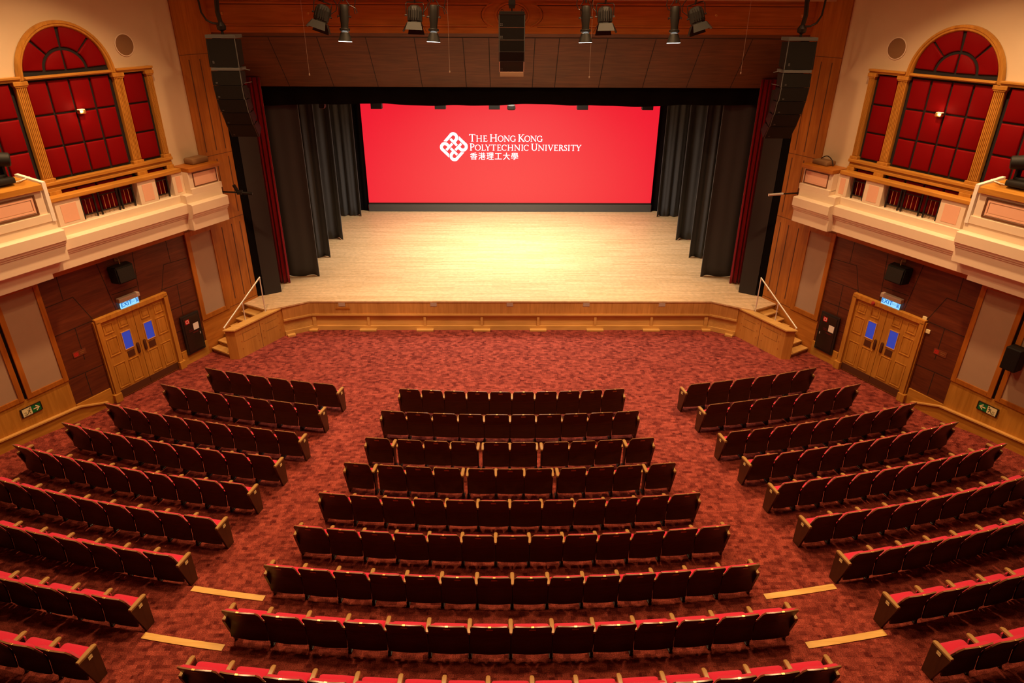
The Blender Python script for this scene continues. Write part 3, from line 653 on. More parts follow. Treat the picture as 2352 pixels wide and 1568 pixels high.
# ------------------------------------------------------------------ stage
def stage():
    t = thing('stage', 'oak stage with pale board floor and panelled front', 'stage', (0, 17.6, 0))
    out = [(-5.65, 17.55), (-6.31, 17.14), (-6.66, 16.95), (-7.42, 17.38), (-7.15, 17.9), (-9.4, 17.9), (-9.4, 27.7), (9.4, 27.7), (9.4, 17.9), (7.15, 17.9), (7.42, 17.38), (6.66, 16.95), (6.31, 17.14), (5.65, 17.55)]
    b = B(); b.prism([(x, y, .86) for x, y in out], (0, 0, .04)); obj('stage_floor', b, 'boards', t)
    body = [(-5.65, 17.60), (-6.34, 17.20), (-6.7, 17.02), (-7.4, 17.42), (-7.1, 18), (7.1, 18), (7.4, 17.42), (6.7, 17.02), (6.34, 17.20), (5.65, 17.60)]
    b = B(); b.prism([(x, y, 0) for x, y in body], (0, 0, .86)); obj('stage_body', b, 'oakl', t)
    # upper fascia, ledge, recessed panels and plinth along the three front runs
    runs = [((-6.33, 17.19), (-5.65, 17.585)), ((-5.65, 17.585), (5.65, 17.585)), ((5.65, 17.585), (6.33, 17.19))]
    def along(b, a, c, o0, o1, z0, z1):
        a, c = Vector((*a, 0)), Vector((*c, 0)); d = (c-a).normalized(); n = Vector((d.y, -d.x, 0))
        b.prism([a+n*o0+Vector((0, 0, z0)), c+n*o0+Vector((0, 0, z0)), c+n*o1+Vector((0, 0, z0)), a+n*o1+Vector((0, 0, z0))], (0, 0, z1-z0))
    b = B()
    for a, c in runs: along(b, a, c, -.03, .02, .50, .86)
    obj('upper_fascia', b, wood('fascia_oak', (.50, .22, .05), (.66, .32, .085), (14, 14, 1.1), .4), t)
    b = B()
    for a, c in runs: along(b, a, c, -.03, .05, .455, .505)
    obj('ledge', b, 'oakl', t)
    b = B()
    for a, c in runs: along(b, a, c, -.03, .03, 0, .13); along(b, a, c, -.03, .02, .41, .455)
    for x in (-4.05, -2.45, -.83, .78, 2.41, 4.02): b.box(x-.035, x+.035, 17.555, 17.6, .13, .42)
    for sx in (-1, 1):
        for x in (5.58,): b.box(sx*x-.05, sx*x+.05, 17.555, 17.6, .13, .42)
    obj('plinth_frame', b, 'oakl', t)
    for x in (-4.76, -2.18, -.03, 2.13, 4.27):
        b = B(); b.box(x-.09, x+.09, 17.555, 17.57, .74, .86); obj('vent_cover', b, 'skin', t)
    b = B(); b.box(-4.95, -4.55, 17.556, 17.57, .64, .70) ; obj('socket_plate', b, 'cherryh', t)
    # little blocks along the foot of the front
    for x in (-5.62, -4.07, -2.45, -.83, .78, 2.41, 4.02, 5.6):
        w = .24 if abs(x) < 5 else .12
        b = B(); b.box(x-w, x+w, 17.44, 17.556, .0, .055, .008); o = obj('floor_block', b, 'oakl')
        tag(o, 'pale wooden block %s at the foot of the stage front' % {-5.62: 'by the left bend', -4.07: 'second from left', -2.45: 'third from left', -.83: 'left of the centre joint', .78: 'right of the centre joint', 2.41: 'third from right', 4.02: 'second from right', 5.6: 'by the right bend'}[x], 'block', 'wooden blocks along the stage front')
    for sx, nm in ((-1, 'left'), (1, 'right')):
        b = B(); b.prism([(sx*6.10, 17.28, 0), (sx*6.28, 17.17, 0), (sx*6.22, 17.06, 0), (sx*6.04, 17.17, 0)], (0, 0, .055)); o = obj('floor_block', b, 'oakl')
        tag(o, 'pale wooden block against the slanted stage front beside the %s stairs' % nm, 'block', 'wooden blocks along the stage front')
stage()

def stairs(sx, nm):
    t = thing('stage_stairs', 'oak stairs with closed side wall climbing to the %s end of stage' % nm, 'stairs', (sx*7.2, 16.5, 0))
    X = lambda x, y, z: Vector((sx*x, y, z))
    # treads: nose left end on the wall, right end against the closed side
    for k in range(1, 7):
        i = k-1
        nx, ny = -8.0+.115*i, 16.19+.19*i; mx, my = nx+.66, ny-.40; z = .1286*k
        dx, dy = .14, .25
        P = [(nx, ny), (mx, my), (mx+dx, my+dy), (nx+dx, ny+dy)]
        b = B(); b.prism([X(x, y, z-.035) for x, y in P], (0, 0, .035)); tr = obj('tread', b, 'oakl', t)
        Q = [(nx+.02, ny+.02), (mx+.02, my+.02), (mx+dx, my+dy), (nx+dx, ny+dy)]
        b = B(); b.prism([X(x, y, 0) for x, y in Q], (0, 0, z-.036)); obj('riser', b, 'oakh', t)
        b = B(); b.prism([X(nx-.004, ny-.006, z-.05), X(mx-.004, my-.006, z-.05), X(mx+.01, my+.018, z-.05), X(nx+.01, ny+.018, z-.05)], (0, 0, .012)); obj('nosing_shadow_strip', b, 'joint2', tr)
    wall = [(-6.34, 17.20), (-7.13, 15.78), (-7.37, 15.76), (-6.66, 17.02)]
    b = B(); b.prism([X(x, y, 0) for x, y in wall], (0, 0, .83)); obj('side_wall', b, wood('stair_oak', (.50, .20, .035), (.62, .27, .055), (14, 14, 1.1), .42), t)
    cap = [(-6.30, 17.20), (-7.11, 15.73), (-7.41, 15.72), (-6.66, 17.06)]
    b = B(); b.prism([X(x, y, .83) for x, y in cap], (0, 0, .035)); obj('wall_cap', b, 'oakl', t)
    # stud heads and joints on the closed side
    a, c = Vector((-6.34, 17.20, 0)), Vector((-7.13, 15.78, 0)); d = (c-a); n = Vector((-d.y, d.x, 0)).normalized(); n = n if n.x > 0 else -n
    pt = lambda u, z: Vector((sx*(a+d*u+n*.004).x, (a+d*u+n*.004).y, z))
    for u in (.10, .44, .56, .90):
        for z in (.68, .46, .25):
            q = pt(u, z); b = B(); b.lathe([(0, .012), (.006, .012), (.01, .004)], q, q+Vector((sx*n.x, n.y, 0)), 8); obj('stud', b, 'brass', t)
    b = B()
    for P in ([(.14, .62), (.40, .62)], [(.14, .40), (.40, .40)], [(.60, .66), (.86, .66), (.86, .42), (.60, .42)], [(.5, .82), (.5, .02)]): b.strip(P, .006, pt)
    obj('panel_joint', b, 'joint2', t)
    r = thing('stair_handrail', 'slim metal handrail beside the stairs at the %s end of stage' % nm, 'handrail', (sx*7.0, 16.4, .86))
    p0, p1 = Vector((-6.68, 16.93, 1.86)), Vector((-7.39, 15.79, .90))
    b = B(); b.tube([X(*p0), X(*p1)], .02, 10); obj('rail', b, 'steel', r, smooth=True)
    for u, z in ((0.01, .865), (.5, .865), (.985, .865)):
        q = p0.lerp(p1, u); b = B(); b.tube([X(q.x, q.y, z), X(*q)], .016, 8); obj('post', b, 'steel', r, smooth=True)
stairs(-1, 'left'); stairs(1, 'right')

# ------------------------------------------------------------------ screen, lettering, emblem
def glyph_strokes():
    T, t, s = .15, .075, .055          # thick, thin, serif
    def ln(x0, y0, x1, y1, w): return ([(x0, y0), (x1, y1)], w)
    def arc(cx, cy, rx, ry, a0, a1, th=T, tn=t, n=18):
        P = []; Wd = []
        for i in range(n+1):
            a = math.radians(a0+(a1-a0)*i/n); P.append((cx+rx*math.cos(a), cy+ry*math.sin(a))); Wd.append(tn+(th-tn)*abs(math.cos(a))**1.3)
        return (P, Wd)
    def stem(x, w=T, top=True, bot=True, sw=.16):
        o = [ln(x, 0, x, 1, w)]
        if top: o.append(ln(x-sw, 1-s/2, x+sw, 1-s/2, s))
        if bot: o.append(ln(x-sw, s/2, x+sw, s/2, s))
        return o
    G = {}
    G['T'] = (.90, stem(.45, top=False)+[ln(.02, .965, .88, .965, .07), ln(.045, .78, .035, .98, .05), ln(.855, .78, .865, .98, .05)])
    G['H'] = (1.06, stem(.20)+stem(.86)+[ln(.2, .51, .86, .51, t)])
    G['E'] = (.78, stem(.20, sw=.15)+[ln(.2, .965, .68, .965, .07), ln(.2, .035, .72, .035, .07), ln(.2, .51, .55, .51, t), ln(.67, .8, .67, .98, .05), ln(.72, .02, .75, .22, .05), ln(.55, .41, .55, .61, .05)])
    G['O'] = (1.06, [arc(.53, .5, .43, .47, 0, 360)])
    G['N'] = (1.06, [ln(.17, 0, .17, 1, t), ln(.89, 0, .89, 1, t), ln(.15, .98, .88, .04, T), ln(.02, s/2, .32, s/2, s), ln(.74, 1-s/2, 1.04, 1-s/2, s), ln(.0, 1-s/2, .2, 1-s/2, s)])
    G['G'] = (1.0, [arc(.50, .5, .42, .47, 42, 318), ln(.83, .05, .83, .42, T), ln(.66, .42, .98, .42, s), ln(.80, .68, .83, .95, .05)])
    G['K'] = (.98, stem(.20)+[ln(.25, .45, .78, .97, t), ln(.36, .55, .86, .03, T), ln(.62, 1-s/2, .94, 1-s/2, s), ln(.70, s/2, 1.0, s/2, s)])
    G['P'] = (.78, stem(.20)+[arc(.30, .72, .36, .245, -90, 90), ln(.2, .965, .31, .965, t), ln(.2, .475, .31, .475, t)])
    G['L'] = (.74, stem(.20, sw=.16)+[ln(.2, .035, .68, .035, .07), ln(.68, .02, .71, .24, .05)])
    G['Y'] = (.90, [ln(.45, 0, .45, .48, T), ln(.13, .98, .45, .44, T), ln(.79, .98, .46, .44, t), ln(.29, s/2, .61, s/2, s), ln(.0, 1-s/2, .3, 1-s/2, s), ln(.62, 1-s/2, .92, 1-s/2, s)])
    G['C'] = (.92, [arc(.50, .5, .42, .47, 44, 316), ln(.80, .68, .83, .95, .05)])
    G['I'] = (.42, stem(.21))
    G['U'] = (1.0, [ln(.20, .30, .20, 1, T), ln(.82, .34, .82, 1, t), arc(.51, .36, .31, .33, 180, 360), ln(.03, 1-s/2, .38, 1-s/2, s), ln(.66, 1-s/2, .98, 1-s/2, s)])
    G['V'] = (.98, [ln(.14, .98, .50, .0, T), ln(.84, .98, .50, .0, t), ln(.0, 1-s/2, .32, 1-s/2, s), ln(.66, 1-s/2, .98, 1-s/2, s)])
    G['R'] = (.92, stem(.20)+[arc(.30, .74, .33, .225, -90, 90), ln(.2, .965, .31, .965, t), ln(.2, .515, .34, .515, t), ln(.42, .52, .80, .03, T), ln(.68, s/2, .94, s/2, s)])
    G['S'] = (.66, [([(.53, .80), (.47, .92), (.33, .965), (.18, .93), (.11, .80), (.15, .66), (.32, .54), (.48, .42), (.55, .26), (.48, .09), (.32, .035), (.15, .07), (.08, .22)], [t, t, t, .1, .12, T, T, T, .12, .1, t, t, t]), ln(.55, .76, .55, .97, .045), ln(.06, .03, .06, .26, .045)])
    return G
M['screen'].node_tree.nodes['Principled BSDF'].inputs['Specular IOR Level'].default_value = .7
def screen():
    t = thing('stage_screen', 'wide glowing red screen with white university name at the back of stage', 'screen', (0, 26.7, .9))
    Y = 26.64
    b = B(); b.box(-5.58, 5.65, Y, Y+.10, 1.25, 5.25); sc = obj('display', b, 'screen', t)
    b = B(); b.box(-5.60, 5.67, Y-.04, Y+.12, .9, 1.185, .01); obj('plinth', b, 'grey', t)
    b = B(); b.box(-5.59, 5.66, Y-.02, Y+.10, 1.185, 1.25); obj('lower_edge', b, 'black', t)
    yy = Y-.006
    # photograph row/column -> metres on the screen (scale measured at the lettering)
    k = .01634; ox, oz = .045, 3.42
    mp = lambda px, pz: Vector((ox+(px-1176)*k, yy, oz-(pz-333)*k*1.02))
    G = glyph_strokes()
    def line(base, big, small, spec):
        for ch, x0, x1 in spec:
            h = big if ch.isupper() else small
            w, st = G[ch.upper()]; sx_ = (x1-x0)/w
            b = B()
            for P, wd in st:
                Q = [(x0+x*sx_, base-y*h) for x, y in P]
                ww = [q*h for q in wd] if isinstance(wd, list) else wd*h
                b.strip(Q, ww, mp)
            obj('letter', b, 'letters', sc)
    line(320.6, 16.4, 13.4, [('T', 1078.7, 1093.7), ('h', 1094.8, 1109.7), ('e', 1111.2, 1121.8), ('H', 1126.7, 1145), ('o', 1145.3, 1159.7), ('n', 1159.9, 1174.3), ('g', 1174.6, 1188.4), ('K', 1193, 1208.5), ('o', 1207.5, 1222.3), ('n', 1222.2, 1237), ('g', 1237.2, 1251)])
    line(340.9, 16, 13.4, [('P', 1079.6, 1091.6), ('o', 1091.4, 1106.3), ('l', 1106.6, 1117.5), ('y', 1116, 1128.7), ('t', 1129.5, 1142.2), ('e', 1143.6, 1154), ('c', 1154.5, 1167.1), ('h', 1168, 1183), ('n', 1184, 1199), ('i', 1200.1, 1206.5), ('c', 1206.4, 1219.2), ('U', 1223.5, 1239.5), ('n', 1240, 1255.5), ('i', 1256.2, 1262.3), ('v', 1263.3, 1276.8), ('e', 1277.4, 1287.9), ('r', 1288.8, 1301.2), ('s', 1301.2, 1309.5), ('i', 1310, 1316), ('t', 1317, 1329.8), ('y', 1329.8, 1342.2)])
    for i, ch in enumerate('香港理工大學'):
        cx = 1088.6+19.35*i
        b = text_mesh(ch, 1, 'letter', 'letters', lambda x, y: Vector((x, y, 0)))
        xs = [v.co.x for v in b.m.verts]; x0, x1 = min(xs), max(xs)
        hh = 16.2 if ch != '工' else 14.2
        for v in b.m.verts:
            u = (v.co.x-(x0+x1)/2)/(x1-x0)*16.4; v.co = mp(cx+u, 361.8-(16.2-hh)/2-v.co.y*hh)
        # second pass, shifted a hair, thickens the strokes
        bmesh.ops.solidify
        geo = bmesh.ops.duplicate(b.m, geom=list(b.m.verts)+list(b.m.edges)+list(b.m.faces))
        for g in geo['geom']:
            if isinstance(g, bmesh.types.BMVert): g.co.x += .007; g.co.y -= .001; g.co.z += .003
        obj('letter', b, 'letters', sc)
    # interlaced emblem: one looped stroke turned four times
    cx, cy, q = 785, 787, 1/18.44
    P = [(418, 562), (670, 298)]+[(770+150*math.cos(math.radians(a)), 398+150*math.sin(math.radians(a))) for a in range(232, 405, 12)]+[(876, 504), (815, 566), (770, 610)]
    stem = [(648, 458), (922, 727)]
    for r in range(4):
        def rot(p):
            x, y = p[0]-cx, p[1]-cy
            for _ in range(r): x, y = -y, x
            return (1000+(cx+x)*q, 290+(cy+y)*q)
        b = B()
        b.strip([rot(p) for p in P], 128*q, mp, start=(rot((490, 572)), rot((340, 555))))
        b.strip([rot(p) for p in stem], 104*q, mp)
        obj('emblem_loop', b, 'letters', sc)
screen()

# ------------------------------------------------------------------ curtains
def cloth(name, x0, x1, y, z0, z1, mat, label, cat, group, folds, amp, seed, flare=.06, sx=1):
    rnd = random.Random(seed); n = 90; m = 18; ph = [rnd.random()*6.28 for _ in range(4)]
    b = B(); V = []
    for j in range(m+1):
        v = j/m; row = []
        for i in range(n+1):
            u = i/n
            a = amp*(.55+.45*v)
            off = a*(math.sin(folds*2*pi*u+ph[0]+.25*math.sin(2*v+ph[3]))+.45*math.sin(folds*3.7*pi*u+ph[1])+.3*math.sin(folds*1.1*pi*u+ph[2]))
            x = x0+(x1-x0)*u + flare*(1-u)*(v-.5)*.4
            z = z1+(z0-z1)*v
            if j == m: off *= 1.05
            row.append(b.m.verts.new((sx*x, y+off, z+(.012*math.sin(9*u*folds+ph[1]) if j == m else 0)+.015)))
        V.append(row)
    for j in range(m):
        for i in range(n): b.m.faces.new((V[j][i], V[j][i+1], V[j+1][i+1], V[j+1][i]))
    bmesh.ops.recalc_face_normals(b.m, faces=b.m.faces[:])
    o = obj(name, b, mat, smooth=True); tag(o, label, cat, group)
    md = o.modifiers.new('thick', 'SOLIDIFY'); md.thickness = .02; md.offset = 0
    return o
for sx, nm in ((-1, 'left'), (1, 'right')):
    for i, (xi, xo, y, f, am) in enumerate([(5.83, 7.6, 19.5, 2.2, .05), (5.89, 7.6, 21.23, 4.2, .09), (5.86, 7.7, 23.1, 3.4, .09), (5.77, 7.8, 26.0, 5.5, .08)]):
        cloth('stage_curtain', -xo if sx < 0 else xo, -xi if sx < 0 else xi, y, .9, 7.4, 'curtain', 'black side curtain on the %s, %s from the audience' % (nm, ('nearest', 'second', 'third', 'farthest')[i]), 'curtain', 'black side curtains', f, am, 11+i)
    cloth('main_curtain', sx*7.05, sx*6.56, 18.93, .9, 6.62, 'redcur', 'red velvet curtain gathered behind the %s edge of the stage opening' % nm, 'curtain', None, 4, .05, 31)
    # black masking flat
    t = thing('masking_flat', 'tall black flat at the %s side of the stage opening' % nm, 'flat', (sx*6.9, 18.05, .9))
    b = B(); b.prism([(sx*7.02, 17.97, .9), (sx*6.62, 18.22, .9), (sx*6.66, 18.29, .9), (sx*7.06, 18.06, .9)], (0, 0, 5.55)); obj('face_panel', b, 'flat', t)
    b = B(); b.prism([(sx*7.24, 17.87, .9), (sx*7.03, 17.985, .9), (sx*7.06, 18.06, .9), (sx*7.28, 17.96, .9)], (0, 0, 6.7)); obj('return_panel', b, 'void', t)
def valance():
    b = B(); n = 160; V = []
    for j, z in enumerate((8.2, 7.0, 6.2, 5.915)):
        row = []
        for i in range(n+1):
            x = -7.9+15.8*i/n; wz = (.022*math.sin(x*1.3+.6)+.012*math.sin(x*3.1)) if j == 3 else 0
            row.append(b.m.verts.new((x, 19.34+.03*math.sin(x*7), z+wz)))
        V.append(row)
    for j in range(3):
        for i in range(n): b.m.faces.new((V[j][i], V[j][i+1], V[j+1][i+1], V[j+1][i]))
    o = obj('valance', b, 'void', smooth=True); tag(o, 'black valance hanging across the top of the stage opening', 'curtain')
    md = o.modifiers.new('thick', 'SOLIDIFY'); md.thickness = .02; md.offset = 0
valance()
def backing():
    b = B()
    for x0, x1 in ((-7.5, -5.66), (5.73, 7.5)): b.box(x0, x1, 26.9, 26.94, .9, 7)
    t = thing('black_backdrop', 'black cloth backing beside and behind the red screen', 'curtain', (0, 26.9, .9))
    for x0, x1 in ((-7.9, -5.64), (5.71, 7.9)):
        b = B(); n = 40; V = []
        for z in (.9, 7.2): V.append([b.m.verts.new((x0+(x1-x0)*i/n, 26.75+.04*math.sin(i*1.1), z)) for i in range(n+1)])
        for i in range(n): b.m.faces.new((V[0][i], V[0][i+1], V[1][i+1], V[1][i]))
        obj('cloth_panel', b, 'void', t, smooth=True)
backing()

# lamps on a pipe behind the valance
def battens():
    b = B(); b.tube([(-5.5, 21.5, 6.15), (5.6, 21.5, 6.15)], .025, 8)
    for x in (-5.2, 0, 5.2): b.tube([(x, 21.5, 6.15), (x, 21.5, 9.8)], .008, 6)
    o = obj('lighting_batten', b, 'black'); tag(o, 'black lighting pipe hung above the stage in front of the screen', 'pipe')
    lab = ['leftmost', 'second from left', 'third from left', 'just right of centre', 'second from right', 'rightmost']
    for i, x in enumerate((-4.04, -2.12, -.49, .02, 2.17, 4.14)):
        t = thing('stage_lamp', 'small dark lamp under the valance above the screen, %s' % lab[i] if i != 3 else 'rounded dark lamp under the valance above the middle of the screen', 'stage light', (x, 21.5, 5.5), group='lamps under the valance')
        if i != 3:
            b = B(); b.box(x-.165, x+.165, 21.4, 21.6, 5.515, 5.68, .01)
        else:
            b = B(); b.lathe([(0, .11), (.03, .13), (.12, .12), (.16, .07)], (x, 21.5, 5.50), (x, 21.5, 6), 16)
        obj('housing', b, 'mblack', t)
        b = B(); b.tube([(x, 21.5, 5.66), (x, 21.5, 6.15)], .012, 6); obj('hanger', b, 'black', t)
    t = thing('stage_lamp', 'tiny lamp with a bright frame above the left side curtains', 'stage light', (-5.45, 20.6, 5.6))
    b = B(); b.box(-5.52, -5.36, 20.5, 20.7, 5.66, 5.84, .01); obj('housing', b, 'mblack', t)
    b = B(); b.tube([(-5.5, 20.55, 5.70), (-5.46, 20.5, 5.64), (-5.38, 20.5, 5.65), (-5.35, 20.5, 5.74)], .012, 6); b.tube([(-5.44, 20.6, 5.8), (-5.44, 20.6, 9.8)], .012, 6); obj('yoke', b, 'kick', t)
battens()

# ------------------------------------------------------------------ loudspeaker arrays
def logo4(b, f, x, z, s=.018):
    for i in (0, 1):
        for j in (0, 1): b.strip([(x+i*s*1.4-s/2, z+j*s*1.4), (x+i*s*1.4+s/2, z+j*s*1.4)], s, f)
def centre_array():
    t = thing('line_array', 'black loudspeaker array hanging at the centre above the stage opening', 'loudspeaker array', (-.02, 16.0, 6.93))
    zs = [8.19, 7.935, 7.69, 7.45, 7.255, 7.03]
    y = [0, 0, 0, .012, .07, .20]
    for i in range(5):
        w = .285 if i < 4 else .28
        b = B()
        z1, z0 = zs[i]-.006, zs[i+1]+.004
        b.loft([[(-.02-w, 16+y[i], z1), (-.02+w, 16+y[i], z1), (-.02+w*.85, 16.42+y[i]*.8, z1-(.02)), (-.02-w*.85, 16.42+y[i]*.8, z1-.02)],
                [(-.02-w, 16+y[i+1], z0), (-.02+w, 16+y[i+1], z0), (-.02+w*.85, 16.42+y[i+1]*.8, z0+.02), (-.02-w*.85, 16.42+y[i+1]*.8, z0+.02)]])
        bx = obj('speaker_box', b, 'cab' if i < 4 else 'flat', t)  # lowest box is lighter: the light falling on it is put into the material
        b = B(); tt = lambda x, z: Vector((x, 16+y[i]+(y[i+1]-y[i])*(z1-z)/(z1-z0)-.003, z))
        for sx in (-1, 1): b.strip([(-.02+sx*(w-.012), z0), (-.02+sx*(w-.012), z1)], .018, tt)
        b.strip([(-.02-w, z0), (-.02+w, z0)], .006, tt); obj('edge_trim', b, 'grey' if i < 4 else 'paper', bx)  # bright edges of the lit lowest box are painted pale
        if i in (0, 1, 4): b = B(); logo4(b, lambda x, z: tt(x, z)+Vector((0, -.002, 0)), -.26, z0+.035, .022); obj('maker_mark', b, 'grey', bx)
    b = B(); b.box(-.28, .24, 16.02, 16.10, 6.945, 7.04, .005); obj('lower_frame', b, 'taupe', t)
    b = B(); b.box(-.29, .25, 16.0, 16.35, 8.195, 8.245, .005); b.box(-.31, .27, 15.99, 16.03, 8.185, 8.20)
    obj('top_frame', b, 'black', t)
    for x in (-.23, .20):
        b = B(); b.tube([(x+.022*math.cos(a), 16.1, 8.262+.022*math.sin(a)) for a in [2*pi*i/10 for i in range(11)]], .006, 6); obj('lifting_eye', b, 'black', t)
    b = B(); b.loft([[(-.02+s*.055, 16.10+q*.05, 8.30) for s, q in ((-1, -1), (1, -1), (1, 1), (-1, 1))], [(-.02+s*.075, 16.10+q*.06, 8.37) for s, q in ((-1, -1), (1, -1), (1, 1), (-1, 1))], [(-.02+s*.07, 16.10+q*.06, 8.47) for s, q in ((-1, -1), (1, -1), (1, 1), (-1, 1))]])
    b.tube([(-.02, 16.10, 8.24), (-.02, 16.10, 8.31)], .014, 8); b.tube([(-.02, 16.1, 8.46), (-.02, 16.1, 11)], .012, 6); obj('chain_hoist', b, 'black', t)
centre_array()
def side_array(sx, nm):
    t = thing('line_array', 'tall curved black loudspeaker array hanging at the %s of the stage opening' % nm, 'loudspeaker array', (sx*6.2, 15.8, 5.6))
    # front edge points from the top: (x outer, x inner, y, z)
    E = [(6.52, 5.89, 15.80, 7.70), (6.54, 5.90, 15.80, 7.13), (6.53, 5.89, 15.80, 7.06), (6.54, 5.90, 15.80, 6.765), (6.53, 5.88, 15.83, 6.47), (6.50, 5.87, 15.90, 6.18), (6.49, 5.86, 16.02, 5.90), (6.47, 5.85, 16.22, 5.60)]
    nrm = [0, 0, 0, 0, .05, .14, .28, .48]
    for i in range(7):
        if i == 1: continue
        a, c = E[i], E[i+1]; dp = .50 if i == 0 else .44
        b = B(); rings = []
        for j, e in ((i, a), (i+1, c)):
            q = nrm[j]; z = e[3]-(.005 if j == i else -.005); back = Vector((0, dp*math.cos(q), dp*math.sin(q)*.55))
            f0, f1 = Vector((sx*e[0], e[2], z)), Vector((sx*e[1], e[2], z)); ins = Vector((sx*.06, 0, 0))
            tap = Vector((0, 0, (-1 if j == i else 1)*.03))
            rings.append([f0, f1, f1+back+ins+tap, f0+back-ins+tap])
        b.loft(rings); bx = obj('speaker_box', b, 'cab', t)
        mpf = lambda u, v: Vector((sx*(a[0]+(a[1]-a[0])*u), a[2]+(c[2]-a[2])*v-.004, a[3]+(c[3]-a[3])*v))
        b = B(); b.strip([(.975, 0), (.975, 1)], .03, mpf); obj('edge_trim', b, 'grey', bx)
        b = B(); b.strip([(.025, 0), (.025, 1)], .02, mpf); obj('edge_trim', b, 'black', bx)
        b = B()
        for p in (0, 1):
            for r in (0, 1): b.strip([(.10+p*.035 if sx < 0 else .86-p*.035, .84-r*.05), (.125+p*.035 if sx < 0 else .835-p*.035, .84-r*.05)], .04, lambda u, v: mpf(u, v)+Vector((0, -.002, 0)))
        obj('maker_mark', b, 'grey', bx)
    b = B(); b.box(sx*6.53, sx*5.895, 15.80, 16.25, 7.705, 7.775, .008); obj('rigging_frame', b, 'grey', t)
    b = B(); b.box(sx*6.52, sx*5.90, 15.795, 16.2, 7.065, 7.125, .006); obj('spacer_frame', b, 'grey', t)
    b = B()
    for z, d in ((7.10, -.05), (6.80, .05)): b.tube([(sx*5.89, 15.9, z), (sx*5.72, 15.9, z+d*.6)], .006, 6)
    obj('rigging_pin', b, 'grey', t)
    b = B(); b.lathe([(0, .03), (.03, .09), (.10, .10), (.16, .06), (.18, .045)], (sx*6.20, 15.95, 7.84), (sx*6.20, 15.95, 9), 12); b.tube([(sx*6.20, 15.95, 7.77), (sx*6.20, 15.95, 7.87)], .03, 8)
    b.tube([(sx*6.20, 15.95, 8.0), (sx*6.23, 15.95, 8.2), (sx*6.20, 15.95, 8.5)], .05, 8); obj('chain_hoist', b, 'black', t)
    b = B(); b.tube([(sx*6.23, 15.95, 8.45), (sx*6.20, 15.95, 11)], .03, 8); obj('chain', b, 'black', t)
    P = [(6.25, 15.97, 7.98), (6.38, 15.97, 7.99), (6.50, 15.97, 8.05), (6.58, 15.97, 8.2), (6.60, 15.97, 8.5), (6.60, 15.97, 11)]
    b = B(); b.tube([(sx*x, y, z) for x, y, z in P], .022, 8); obj('power_cable', b, 'black', t, smooth=True)
side_array(-1, 'left'); side_array(1, 'right')

